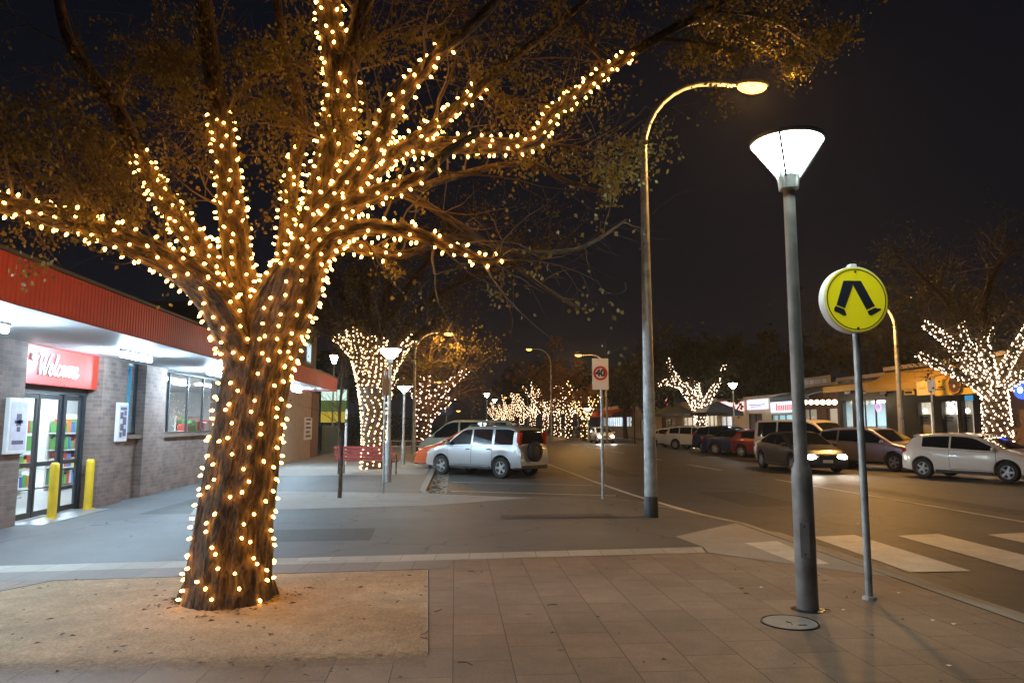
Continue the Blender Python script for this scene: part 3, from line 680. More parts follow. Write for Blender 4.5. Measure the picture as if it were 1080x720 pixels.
def sodium_lamp(base, head, label, r=.10, near=False, watts=0, lean=0.0):
    """steel column with a swept outreach arm and an orange sodium lantern"""
    t = thing('sodium_street_light', label, 'street light', base, 0, 'orange sodium street lights')
    h = Vector(head) - Vector(base); d = Vector((h.x, h.y, 0)); L = d.length; d = d.normalized()
    H = h.z; n = 20 if near else 8
    pts = [Vector((0, 0, 0)), Vector((0, 0, H * .4)), Vector((0, 0, H * .83))]
    R_ = min(L * .62, H * .17)
    for k in range(1, 9):
        a = k / 8 * pi / 2; pts.append(d * (R_ * (1 - cos(a))) + Vector((0, 0, H * .83 + (H - H * .83) * sin(a))))
    pts.append(d * (L - .28) + Vector((0, 0, H)))
    pts[2] = pts[2] + d * 0
    rad = [r * 1.12, r * .86, r * .62] + [r * (.6 - .02 * k) for k in range(1, 9)] + [r * .38]
    MB().tube(pts, rad, n).build('pole', M['galv'], t, 50)
    hd = MB(); rz = Matrix.Rotation(math.atan2(d.y, d.x), 3, 'Z')
    hd.ball((0, 0, 0), 1, 16, 8, (.36, .15, .11)); hd.v = [(x, y, max(z, -.012)) for x, y, z in hd.v]
    hd.tube([(-.5, 0, -.01), (-.3, 0, 0)], .045, 8)
    hd.xf(Matrix.Translation(d * L + Vector((0, 0, H))) @ rz.to_4x4()); hd.build('lantern', M['greypole'], t, 50)
    ln = MB().ball((0, 0, 0), 1, 16, 8, (.30, .14, .15)); ln.v = [(x, y, min(z, 0)) for x, y, z in ln.v]
    ln.xf(Matrix.Translation(d * L + Vector((0, 0, H - .016))) @ rz.to_4x4()); ln.build('lens', M['sodium'], t, 60)
    if watts:
        point_light('lantern_glow', d * L + Vector((0, 0, H - .16)), t, SODIUM, watts, .12)
    return t
radians_spot = R(165)
nl_ = [o for o in C.objects if o.name == 'street_lamp'][0]
a = -2.0; rot_ = Matrix.Rotation(a, 3, 'Z'); h_ = MB().box(rot_ @ Vector((.0905, 0, .62)), (.012, .085, .30), rot_, bev=.004).build('access_hatch', M['greypole'], nl_)
for k in (-.12, .12): MB().ball(rot_ @ Vector((.098, 0, .62 + k)), .008, 6, 4).build('screw', M['dark'], h_)
mp_ = G(687, 545)
ms = sodium_lamp(mp_, V(793, 90, mp_.y), 'tall curved steel street light with glowing orange lantern over the road', .108, True, L_SODIUM_W)
MB().lathe([(.126, .0), (.125, .36), (.121, .365)], 20).build('base_band', M['blackband'], ms, 40)
for z, h, a in ((1.75, .3, 4.3), (1.42, .24, 4.7), (2.2, .1, 4.5)): # paper stickers wrapped on the pole
    vs = []; nn = 6
    for k in range(nn + 1):
        th = a + k * .16; rr = .108 * (1.12 - .26 * z / 3.3) + .004
        vs += [(rr * cos(th), rr * sin(th), z), (rr * cos(th), rr * sin(th), z + h)]
    MB().add(vs, [(2 * k, 2 * k + 2, 2 * k + 3, 2 * k + 1) for k in range(nn)]).build('sticker', mat('sticker', (.45, .47, .40), .7, 0, .25, 20), ms)
p4 = G(436, 478.5); q = V(473, 351, p4.y)
sodium_lamp(p4, q, 'orange street light rising behind the red bench and lit tree', .11, False, 1300)
q = V(610, 374, 62); b = V(640, 440, 62); sodium_lamp((b.x, 62, 0), q, 'orange street light across the road behind the speed sign', .11, False, 2200)
q = V(593.5, 400, 105); sodium_lamp((q.x + 2.2, 105, 0), q, 'orange street light lighting the golden tree far down the road', .11, False, 2200)
q = V(463, 402.5, 85); sodium_lamp((q.x - 2.0, 85, 0), q, 'orange street light glowing above the pinkish lit tree', .11, False, 1800)
for px, py, Y, sx, lab in ((533, 419, 150, 2, 'orange street light far down the road, left of a small pair'), (546, 415.5, 140, 2, 'orange street light far down the road, right of a small pair'), (483.5, 433, 120, -2, 'low orange street light far off behind the parked cars'), (558, 368, 75, 2.3, 'dim orange street light high above the far road')):
    q = V(px, py, Y); sodium_lamp((q.x + sx, Y, 0), q, lab, .11, False, 0)
# zebra crossing sign
sp = G(917, 632); dc = V(899, 317, sp.y)
zs = thing('crossing_sign', 'round yellow pedestrian crossing sign with two black walking legs on a post', 'sign', sp)
MB().tube([(0, 0, 0), (dc.x - sp.x + .02, 0, dc.z - .30)], .034, 14).build('post', M['galv'], zs, 50)
MB().lathe([(.065, 0), (.06, .03), (.036, .035)], 14).build('base_collar', M['galv'], zs)
cz = Vector((dc.x - sp.x, -.02, dc.z)); RX = Matrix.Rotation(pi / 2, 3, 'X'); rad_ = .33
MB().lathe([(rad_ - .004, -.06), (rad_, -.055), (rad_, .045), (rad_ - .004, .05)], 48, cz, RX).build('sign_box', M['white'], zs, 30)
MB().lathe([(0, .0501), (rad_ - .012, .0501), (rad_ - .012, .054), (0, .054)], 48, cz, RX).build('sign_face', M['signyellow'], zs, 30)
MB().lathe([(rad_ - .026, .054), (rad_ - .026, .0565), (rad_ - .036, .0565), (rad_ - .036, .054)], 48, cz, RX, True).build('border', M['signblack'], zs)
lg = MB()
def legpoly(P):
    # crop coords (720 px = 120 px of photo, disc centre 378,347, radius 212 px) -> sign plane, facing the camera side
    pts = [((x - 378) / 212 * rad_, (347 - y) / 212 * rad_) for x, y in P]
    n = len(pts); vs = [(cz.x + a, cz.y - .0575, cz.z + b_) for a, b_ in pts] + [(cz.x + a, cz.y - .0541, cz.z + b_) for a, b_ in pts]
    lg.add(vs, [tuple(reversed(range(n))), tuple(range(n, 2 * n))] + [(i, (i + 1) % n, n + (i + 1) % n, n + i) for i in range(n)])
legpoly([(298, 228), (352, 228), (358, 262), (298, 405), (244, 384)])
legpoly([(346, 228), (412, 228), (496, 388), (440, 414)])
legpoly([(238, 390), (292, 410), (302, 430), (306, 450), (288, 453), (258, 436), (228, 424), (228, 408)])
legpoly([(444, 422), (498, 398), (512, 404), (532, 402), (536, 412), (508, 430), (470, 450), (454, 446)])
lg.build('walking_legs', M['signblack'], zs)
MB().box((cz.x, cz.y, cz.z + rad_ + .012), (.07, .07, .035), bev=.008).build('top_bracket', M['white'], zs)
bl = MB()
for dz in (.275, -.285): bl.lathe([(0, .062), (.012, .062), (.012, .054)], 8, cz + Vector((0, 0, dz)), RX)
bl.build('bolt', M['signblack'], zs)
# 40 sign
s4 = G(636, 526); a = V(624, 378, s4.y); b = V(641.5, 411, s4.y)
t = thing('speed_sign', 'white speed limit sign with 40 in a red ring on a thin post', 'sign', s4)
cx, cz4 = (a.x + b.x) / 2 - s4.x, (a.z + b.z) / 2; wd, ht = b.x - a.x, a.z - b.z
MB().tube([(0, 0, 0), (cx + .03, 0, cz4 + ht * .4)], .032, 10).build('post', M['galv'], t, 50)
M['plate40'] = mat('sign_plate', (.72, .68, .6), .4, 0, .05)
MB().box((cx, -.045, cz4), (wd, .012, ht), bev=.003).build('plate', M['plate40'], t)
M['ringred'] = mat('ring_red', (.5, .03, .025), .4, 0, 0)
r4 = wd * .44; c4 = Vector((cx, -.0515, cz4 + .02))
MB().lathe([(r4, 0), (r4, .004), (r4 - .05, .004), (r4 - .05, 0)], 36, c4, RX, True).build('ring', M['ringred'], t)
text_on(t, '40', .215, Matrix.Translation(c4 + Vector((0, -.003, 0))) @ Matrix.Rotation(pi / 2, 4, 'X'), M['signblack'], 'numerals', depth=.004, bold=.010)
# parking sign pole, edge on
pq = G(404, 520); t = thing('parking_sign', 'thin grey sign post with an edge-on brown plate beside the lamp post', 'sign', pq)
MB().tube([(0, 0, 0), (0, 0, 2.95)], .028, 8).build('post', M['galv'], t, 50)
MB().box((.02, -.035, 2.55), (.20, .012, .42), Matrix.Rotation(R(38), 3, 'Z')).build('plate', mat('brown_plate', (.32, .26, .18), .5, 0, .1), t)
q = V(471, 430, 47); t = thing('blue_sign', 'blue sign on a thin post behind the parked cars', 'sign', (q.x, 47, 0))
MB().tube([(0, .03, 0), (0, .03, q.z + .4)], .03, 8).build('post', M['galv'], t)
MB().box((0, 0, q.z), (.75, .02, .95), bev=.005).build('plate', mat('sign_blue', (.03, .10, .42), .4, 0, .05), t)
MB().span((-.12, -.0105, q.z - .28), (-.03, -.014, q.z + .28)).span((-.029, -.0105, q.z + .0), (.16, -.014, q.z + .28)).build('mark', M['white'], t)
# access cover
pc = G(833, 657)
t = thing('access_cover', 'round concrete and steel access cover set in the pavers by the lamp post', 'access cover', (pc.x, pc.y, .0))
MB().lathe([(0, .012), (.215, .012), (.215, .004)], 36).build('lid', M['concrete'], t)
MB().lathe([(.235, .004), (.235, .0145), (.222, .0145), (.222, .004)], 36, closed=True).build('rim', M['dark'], t)
MB().box((.06, -.1, .0125), (.07, .03, .004)).build('lift_slot', M['dark'], t)
# bench
bl_, br_ = G(359, 499), G(421, 500); bx = (bl_ + br_) / 2; BL = (br_ - bl_).length
bench = thing('park_bench', 'red timber slat bench with dark frame standing before the lit tree', 'bench', (bx.x, bx.y, 0), math.atan2(br_.y - bl_.y, br_.x - bl_.x))
M['redslat'] = mat('red_slat', (.36, .055, .045), .5, 0, .2, 5)
s_ = MB()
for k in range(4): s_.box((0, -.02 - .11 * k, .45), (BL, .09, .035), bev=.006)
s_.build('seat', M['redslat'], bench)
s_ = MB()
for k in range(4): s_.box((0, -.42 - .03 * k, .53 + .115 * k), (BL, .03, .09), Matrix.Rotation(R(15), 3, 'X'), bev=.006)
s_.build('backrest', M['redslat'], bench)
for sx in (-1, 1):
    x = sx * (BL / 2 - .12); f = MB().tube([(x, .02, 0), (x, .02, .42), (x, -.38, .42)], .022, 8).tube([(x, -.42, 0), (x, -.385, .42), (x, -.52, .93)], .022, 8)
    f.build('leg', M['dark'], bench, 50)
    MB().tube([(x, .02, .44), (x, .03, .66), (x, -.40, .66)], .02, 8).build('armrest', M['dark'], bench, 50)
# low rail fence beyond
q0, q1 = G(412, 478), G(458, 478); t = thing('rail_fence', 'low pale rail fence behind the bench and lit tree', 'fence', (q0.x, q0.y, 0))
for k in range(5): MB().tube([((q1.x - q0.x) * k / 4, 0, 0), ((q1.x - q0.x) * k / 4, 0, .75)], .04, 6).build('post', M['galv'], t)
for z in (.7, .4): MB().tube([(0, 0, z), (q1.x - q0.x, 0, z)], .03, 6).build('rail', M['galv'], t)
# lightbox, cabinet, pole, hedge beyond the shop
q = V(352, 428, 46); t = thing('lit_poster_box', 'glowing yellow and white advertising box beyond the shop end', 'advertising sign', (q.x, 46, 0))
MB().span((-.85, 0, q.z - 1.1), (.85, .25, q.z + 1.1), bev=.03).build('box', M['dark'], t)
M['lbox'] = emat('lightbox_white', (.75, 1, .85), .7); M['lboxy'] = emat('lightbox_yellow', (.85, .62, .06), .38); M['lboxg'] = emat('lightbox_green', (.25, .38, .08), .22)
MB().span((-.78, -.01, q.z + .35), (.78, -.002, q.z + 1.02)).build('white_panel', M['lbox'], t)
MB().span((-.78, -.01, q.z - .35), (.78, -.002, q.z + .345)).build('green_panel', M['lboxg'], t)
MB().span((-.78, -.01, q.z - 1.02), (.78, -.002, q.z - .355)).build('yellow_panel', M['lboxy'], t)
for sx in (-.7, .7): MB().tube([(sx, .12, 0), (sx, .12, q.z - 1.1)], .06, 8).build('leg', M['dark'], t)
q = V(349, 460, 44); t = thing('service_cabinet', 'pale green metal service cabinet under the glowing poster box', 'cabinet', (q.x, 44, 0))
M['cab'] = mat('cabinet_green', (.32, .42, .30), .5, .1, .1)
MB().span((-.5, -.3, .05), (.5, .3, 1.55), bev=.03).build('body', M['cab'], t); MB().span((-.44, -.312, .15), (-.01, -.302, 1.45)).span((.01, -.312, .15), (.44, -.302, 1.45)).build('door', M['cab'], t)
MB().span((-.52, -.32, 0), (.52, .32, .05)).build('plinth', M['concrete'], t)
q = G(364, 490); t = thing('marker_post', 'thin pale marker post standing behind the sapling', 'post', q); MB().lathe([(.05, 0), (.05, 2.2), (.03, 2.25), (0, 2.26)], 10).build('shaft', M['white'], t); MB().lathe([(.052, 1.7), (.054, 1.7), (.054, 1.85), (.052, 1.85)], 10).build('band', M['dark'], t)
# litter
lf = MB()
def leafquad(x, y, z, s, r=rnd):
    a = r.uniform(0, 2 * pi); b = r.uniform(.35, .7); tl = r.uniform(.0, .5)
    d = Vector((cos(a), sin(a), 0)); p = Vector((-sin(a), cos(a), 0)); c = Vector((x, y, z))
    lf.add([c - d * s, c + p * s * b + Vector((0, 0, tl * s)), c + d * s * 1.1, c - p * s * b + Vector((0, 0, tl * s * .6))], [(0, 1, 2, 3)])
for k in range(150): leafquad(rnd.uniform(-4.6, -.2), rnd.uniform(4.6, 8.3), .016, rnd.uniform(.01, .035))
for k in range(150):
    a = rnd.uniform(0, 2 * pi); q = .40 + abs(rnd.gauss(0, .16)); leafquad(-2.13 + q * cos(a), 7.2 + q * sin(a), .017, rnd.uniform(.012, .035))
for k in range(120): leafquad(rnd.uniform(-3, 4.6), rnd.uniform(4, 9.2), .01, rnd.uniform(.006, .022))
for k in range(160): leafquad(rnd.uniform(-7, 4), rnd.uniform(9.5, 24), .008, rnd.uniform(.01, .03))
for k in range(420): leafquad(rnd.gauss(-.5, .12), 18.3 + abs(rnd.gauss(0, 5)), ROAD + .015, rnd.uniform(.02, .05))
for k in range(26):
    x, y = rnd.uniform(-4.5, 4), rnd.uniform(4.5, 8.4); a = rnd.uniform(0, pi); L = rnd.uniform(.04, .13)
    lf.tube([(x, y, .018), (x + cos(a) * L * .5, y + sin(a) * L * .5, .022), (x + cos(a + .3) * L, y + sin(a + .3) * L, .018)], .004, 4)
tag(lf.build('fallen_leaves', M['leafdry']), 'dry leaves and twigs scattered over the paving and gutter', 'leaves', kind='stuff')
pp = MB()
for px, py in ((890, 644), (948, 626), (984, 655), (1006, 659), (803, 620), (1001, 703), (866, 643), (905, 552)):
    g = G(px, py); s = .018; pp.add([(g.x - s, g.y - s, .012), (g.x + s, g.y - s * .6, .016), (g.x + s * .7, g.y + s, .012), (g.x - s * .8, g.y + s * .8, .014)], [(0, 1, 2, 3)])
tag(pp.build('paper_litter', M['white']), 'tiny white scraps of paper on the paving by the crossing', 'litter', kind='stuff')
# tall pole across the road; its unseen lantern is added to light that side
q0 = VX(951, 460, 18.7); q = VX(939, 318, 18.7)
q = V(908, 318, q0.y)
t = sodium_lamp((18.7, q0.y, 0), q, 'tall street light across the road, its added lantern unseen behind the round crossing sign', .12, False, 2500)
MB().lathe([(.2, 0), (.2, .03), (.14, .05)], 12).build('base_plate', M['galv'], t)
q0 = VX(985, 455, 18.6); q = VX(985, 397, 18.6)
t = thing('parking_sign', 'thin pole with small pale sign plates before the yellow cafe front', 'sign', (18.6, q0.y, 0))
MB().tube([(0, 0, 0), (0, 0, q.z)], .035, 8).build('post', M['galv'], t); MB().box((0, -.045, q.z - .35), (.34, .015, .5)).build('plate', M['white'], t)
# ------------------------------------------------------------------ trees
def limb_path(P, k=8):
    """P: (px, py, depth Y, radius) -> dense points and radii"""
    pts = [V(x, y, Y) for x, y, Y, r in P]; rad = [r for *_, r in P]
    return dense(pts, rad, k)
def dense(pts, rad, k=8):
    d = catmull(pts, k); r = []
    for i in range(len(rad) - 1):
        for j in range(k): r.append(rad[i] + (rad[i + 1] - rad[i]) * j / k)
    r.append(rad[-1]); return d, r
def bark_disp(seed, amp=.10):
    def f(th, v, r, p):
        rg = noise.noise(Vector((cos(th) * 22 * r, sin(th) * 22 * r, v * 2.2 + seed * 5))) * .5 + noise.noise(Vector((cos(th) * 45 * r, sin(th) * 45 * r, v * 4 + seed))) * .3
        n = noise.noise(Vector((cos(th) * 2.2 * (r / .2) ** .5, sin(th) * 2.2 * (r / .2) ** .5, v * .9 + seed)))
        m = noise.noise(Vector((cos(th) * 9 * (r / .3), sin(th) * 9 * (r / .3), v * 1.6 + seed * 3)))
        return 1 + amp * n + amp * .4 * m + (.016 / max(r, .06)) * (rg if r > .08 else 0)
    return f
def frame(t):
    a = Vector((0, 0, 1)) if abs(t.z) < .9 else Vector((1, 0, 0)); a = (a - t * a.dot(t)).normalized(); return a, t.cross(a)
def helix(pts, rad, pitch, spacing, r=rnd, a0=0.0, jit=.5):
    out = []; ang = a0; carry = 0; wire = []
    for i in range(len(pts) - 1):
        a, b = pts[i], pts[i + 1]; L = (b - a).length
        if L < 1e-6: continue
        t = (b - a) / L; u, v = frame(t); ns = max(1, int(L / .01))
        for s in range(ns):
            f = s / ns; R0 = rad[i] + (rad[i + 1] - rad[i]) * f; dl = L / ns
            da = 2 * pi * dl / pitch; ang += da; carry += math.hypot(dl, da * R0)
            nrm = u * cos(ang) + v * sin(ang)
            if carry >= spacing * (1 + jit * (r.random() - .5)):
                carry = 0; sl = r.uniform(-jit, jit) * pitch * .8
                out.append((a + t * (L * f + sl) + nrm * (R0 * 1.02), nrm, R0))
            wire.append(a + t * (L * f) + nrm * (R0 * 1.05 + .004))
    return out, wire
LAMP = V(793, 90, 13)
def clear(c): # no leaves on the eye's line to the lantern, so its glow shows
    a = (c - Vector((0, 0, EYE))).normalized(); return a.dot((LAMP - Vector((0, 0, EYE))).normalized()) < .99945
def grow(tw, lf, p, d, L, r0, depth, R_, leafp, leafs, droop=.25, n=4, kids=(2, 4), gather=None):
    """one twig and its side twigs; leaves at the ends"""
    pts = [p]; rr = [r0]; q = p.copy(); dd = d.normalized(); ns = 5
    for i in range(ns):
        dd = (dd + Vector((R_.gauss(0, .16), R_.gauss(0, .16), R_.gauss(0, .14) - droop * .12)) ).normalized()
        q = q + dd * (L / ns); pts.append(q); rr.append(r0 * (1 - .8 * (i + 1) / ns))
    tw.tube(pts, rr, n, cap=False)
    if depth > 0:
        for k in range(R_.randint(*kids)):
            i = R_.randint(1, ns); t = (pts[i] - pts[i - 1]).normalized(); a, b = frame(t); th = R_.uniform(0, 2 * pi)
            nd = t * R_.uniform(.4, 1) + (a * cos(th) + b * sin(th)) * R_.uniform(.5, 1)
            grow(tw, lf, pts[i], nd, L * R_.uniform(.4, .7), max(rr[i] * .7, .0022), depth - 1, R_, leafp, leafs, droop, n if n < 4 else 3, kids)
    if lf is not None:
        for i in range(2, ns + 1):
            for k in range(3):
                if R_.random() < leafp * (2.3 if noise.noise(pts[i] * (1.9 if leafs < .08 else .8)) > .12 else .18) and clear(pts[i]):
                    s = leafs * R_.uniform(.6, 1.2); c = pts[i] + Vector((R_.gauss(0, .05), R_.gauss(0, .05), R_.gauss(-.03, .04)))
                    ax = Vector((R_.gauss(0, 1), R_.gauss(0, 1), R_.gauss(-.4, .7))).normalized(); u, v = frame(ax)
                    lf.add([c, c + ax * s * .5 + u * s * .42, c + ax * s * 1.15, c + ax * s * .5 - u * s * .42], [(0, 1, 2, 3)])

T = 7.15
limbs = {  # pixel x, pixel y, distance Y, radius; 'lit' = share of the limb carrying lights
 'trunk': ([(239, 640, 7.2, .43), (240, 622, 7.2, .385), (246, 560, 7.2, .345), (256, 490, 7.2, .32), (265, 430, 7.2, .31), (273, 385, 7.2, .325), (285, 345, 7.2, .325), (298, 308, 7.2, .26), (306, 285, 7.2, .17), (311, 268, 7.2, .05)], 1),
 'A': ([(262, 390, 7.1, .20), (248, 350, 7.0, .2), (226, 315, 6.95, .17), (192, 284, 6.9, .145), (150, 262, 6.8, .125), (100, 241, 6.75, .11), (50, 227, 6.7, .10), (0, 214, 6.65, .09), (-70, 190, 6.6, .07)], .97),
 'B': ([(256, 360, 7.2, .17), (243, 318, 7.3, .16), (215, 268, 7.5, .135), (185, 226, 7.7, .115), (160, 190, 7.9, .10), (145, 158, 8.0, .085), (125, 118, 8.15, .08), (98, 80, 8.3, .07), (72, 40, 8.4, .065), (56, -30, 8.6, .05)], .56),
 'C': ([(266, 345, 7.3, .17), (254, 292, 7.4, .155), (246, 235, 7.5, .14), (240, 180, 7.55, .12), (234, 130, 7.6, .11), (226, 85, 7.7, .10), (217, 20, 7.8, .09), (205, -80, 8, .07)], .62),
 'D': ([(274, 412, 7.2, .20), (287, 365, 7.15, .25), (308, 318, 7.1, .235), (326, 270, 7.1, .21), (343, 218, 7.1, .205), (354, 155, 7.1, .185), (360, 95, 7.1, .165), (350, 30, 7.1, .13), (338, -70, 7.1, .10)], .92),
 'D2': ([(358, 110, 7.1, .11), (370, 60, 7.0, .10), (384, 5, 6.95, .09), (394, -70, 6.9, .07)], .15),
 'E': ([(343, 225, 7.0, .13), (370, 190, 6.9, .115), (398, 150, 6.8, .10), (425, 100, 6.7, .08), (462, 58, 6.6, .06), (505, 20, 6.5, .05), (550, -30, 6.4, .035)], .74),
 'F': ([(338, 235, 7.2, .15), (372, 200, 7.3, .125), (402, 168, 7.4, .11), (440, 155, 7.5, .10), (500, 153, 7.6, .09), (560, 150, 7.7, .08), (588, 116, 7.8, .07), (640, 75, 7.9, .062), (690, 42, 8.0, .055), (745, 12, 8.2, .045), (810, -25, 8.4, .03)], .76),
 'F2': ([(380, 195, 7.2, .09), (420, 160, 7.3, .08), (462, 130, 7.5, .07), (500, 98, 7.7, .06), (540, 62, 7.9, .05), (590, 25, 8.2, .04), (640, -20, 8.5, .03)], .56),
 'H': ([(332, 255, 7.0, .13), (362, 222, 6.9, .11), (395, 205, 6.85, .085), (440, 188, 6.8, .06), (472, 160, 6.8, .045), (505, 140, 6.8, .03)], .75),
 'G': ([(322, 285, 7.0, .13), (350, 250, 6.9, .10), (385, 240, 6.85, .085), (425, 243, 6.8, .07), (470, 258, 6.75, .055), (515, 276, 6.7, .04), (530, 268, 6.7, .025)], 1),
 'G2': ([(335, 270, 7.1, .09), (365, 258, 7.2, .075), (398, 266, 7.2, .06), (430, 268, 7.3, .05), (480, 250, 7.5, .04), (540, 265, 7.6, .035), (610, 262, 7.8, .025), (660, 232, 8, .015)], .42),
 'I': ([(400, 215, 7.5, .05), (450, 195, 7.7, .045), (520, 176, 8, .04), (560, 174, 8, .035), (600, 192, 8.1, .028), (640, 205, 8.2, .02)], 0),
 'J': ([(425, 200, 7.4, .04), (480, 235, 7.6, .04), (520, 262, 7.8, .032), (570, 300, 8, .025), (610, 325, 8, .015)], 0),
 'K': ([(290, 330, 7.5, .10), (300, 262, 7.8, .09), (308, 190, 8.0, .08), (318, 120, 8.2, .07), (300, 60, 8.4, .06), (290, -20, 8.6, .05)], .5),
}
main = thing('street_tree', 'large leaning street tree with thick furrowed trunk wrapped in golden fairy lights', 'tree', G(240, 630))
tk = MB(); paths = {}
for i, (k, (P, lit)) in enumerate(limbs.items()):
    pts, rad = limb_path(P, 22 if k == 'trunk' else 9); paths[k] = (pts, rad, lit)
    tk.tube(pts, rad, 128 if k == 'trunk' else (48 if rad[0] > .1 else 14), disp=bark_disp(i * 7.3, .085 if k == 'trunk' else .07), uvm=(.36 if k == 'trunk' else max(.05, sum(rad) / len(rad))))
# root flare
for k in range(9):
    a = k * 2 * pi / 9 + .2; c = G(240, 630); r_ = .355
    tk.tube([c + Vector((r_ * .75 * cos(a), r_ * .75 * sin(a), .34)), c + Vector((r_ * cos(a), r_ * sin(a), .1)), c + Vector((r_ * 1.12 * cos(a), r_ * 1.12 * sin(a), -.06))], [.05, .085, .10], 8, uvm=.1)
part(tk, 'trunk', M['bark'], main, 75)
tw, lf2 = MB(), MB(); RT = random.Random(11)
for k, (pts, rad, lit) in paths.items():
    if k == 'trunk': continue
    n = len(pts)
    for i in range(int(n * .28), n, 1):
        if RT.random() < .21:
            t = (pts[min(i + 1, n - 1)] - pts[i - 1]).normalized(); a, b = frame(t); th = RT.uniform(0, 2 * pi)
            d = t * RT.uniform(.2, .9) + a * cos(th) + b * sin(th) + Vector((0, 0, .25))
            if k == 'A': d.z = abs(d.z) + .5
            grow(tw, lf2, pts[i] + (a * cos(th) + b * sin(th)) * rad[i] * .8, d, RT.uniform(.5, 1.35) * (.6 if k in ('G2', 'I', 'J') or (k == 'F' and i > n * .55) else 1), min(.014, rad[i] * .3), 2 if RT.random() < .6 else 1, RT, .105, .05, -.35 if k == 'A' else .25)
# the high spreading branches over the road side and their twigs
hi = MB()
for (x0, y0, Y0), (x1, y1, Y1), r0 in (((690, 42, 8), (770, 30, 11.8), .03), ((740, 15, 8.6), (830, 70, 14.2), .026), ((760, 10, 8.8), (852, 52, 13.7), .024), ((690, 42, 8), (790, 60, 8.6), .025), ((640, 75, 7.9), (600, 15, 8.4), .03), ((745, 12, 8.2), (850, 30, 8.6), .022), ((560, 150, 7.7), (640, 165, 8), .02), ((500, 98, 7.7), (560, 110, 7.9), .02), ((425, 100, 6.7), (470, 10, 6.6), .025),
                                       ((234, 130, 7.6), (290, 70, 7.8), .03), ((125, 118, 8.15), (170, 60, 8.3), .03), ((100, 241, 6.75), (60, 170, 6.8), .025), ((50, 227, 6.7), (10, 160, 6.7), .025), ((160, 190, 7.9), (90, 175, 8), .025), ((240, 180, 7.55), (190, 110, 7.7), .02), ((354, 155, 7.1), (290, 120, 6.9), .02), ((360, 95, 7.1), (420, 30, 7.2), .03), ((150, 262, 6.8), (110, 190, 6.9), .02)):
    a, b = V(x0, y0, Y0), V(x1, y1, Y1); m = (a + b) / 2 + Vector((RT.gauss(0, .1), RT.gauss(0, .1), .08))
    pts, rad = dense([a, m, b], [r0, r0 * .75, r0 * .4], 6); tw.tube(pts, rad, 6, cap=False)
    for i in range(2, len(pts)):
        for _ in range(2):
            d = (b - a).normalized() * RT.uniform(.2, 1) + Vector((RT.gauss(0, .6), RT.gauss(0, .6), RT.gauss(0, .6))); grow(tw, lf2, pts[i], d, RT.uniform(.4, .9), .008, 2, RT, .38 if Y1 < 11 else .16, .045)
part(tw, 'twigs', M['twig'], main); part(lf2, 'foliage', M['leaf'], main)
# golden lights
allpts = [(p, r, k) for k, (pts, rad, lit) in paths.items() for p, r in zip(pts, rad)]
def inside(p, own):
    for q, r, k in allpts:
        if k != own and (q - p).length_squared < (r * .92) ** 2: return True
    return False
bulbs = []; wires = []
for k, (pts, rad, lit) in paths.items():
    if not lit: continue
    n = max(3, int(len(pts) * lit)); i0 = 3 if k == 'trunk' else int(len(pts) * .06)
    r_ = sum(rad[i0:n]) / (n - i0); pitch = .098 if k == 'trunk' else .11 + r_ * .1
    o, wr = helix(pts[i0:n], rad[i0:n], pitch, .112 if k == 'trunk' else .105, RT, RT.uniform(0, 6))
    bulbs += [b for b in o if not inside(b[0], k)]
    wires.append(wr[::3])
fl = thing('fairy_lights', 'strings of golden fairy lights wound round the big near tree', 'fairy lights', G(240, 630))
eye = Vector((0, 0, EYE)); off = Vector(fl.location)
wm = MB()
for wr in wires:
    if len(wr) > 2: wm.tube(wr, .0045, 3, cap=False)
part(wm, 'wire', M['wire'], fl)
bp = MB().lathe([(0, .040), (.007, .036), (.0128, .024), (.0138, .014), (.010, .002), (.005, 0)], 8); bme = bp.mesh('bulb', M['bulb'], 60)
def bulb_matrix(p, n):
    ax = (n + Vector((RT.gauss(0, .25), RT.gauss(0, .25), RT.gauss(-.25, .3)))).normalized(); return Matrix.Translation(p + n * .012) @ ax.to_track_quat('Z', 'Y').to_matrix().to_4x4()
vis = sorted(bulbs, key=lambda b: (0 if b[1].dot((eye - b[0]).normalized()) > .1 else 100) + (b[0] - eye).length)
rest = MB()
for i, (p, n, r_) in enumerate(vis):
    mt = bulb_matrix(p, n)
    if i < 100:
        o = bpy.data.objects.new('bulb', bme); C.objects.link(o); o.parent = fl; o.matrix_local = Matrix.Translation(-off) @ mt
    else: rest.add([mt @ Vector(q) for q in bp.v], bp.f)
tag(part(rest, 'more_bulbs', M['bulb'], fl, 60), kind='stuff')
print('main bulbs', len(bulbs))

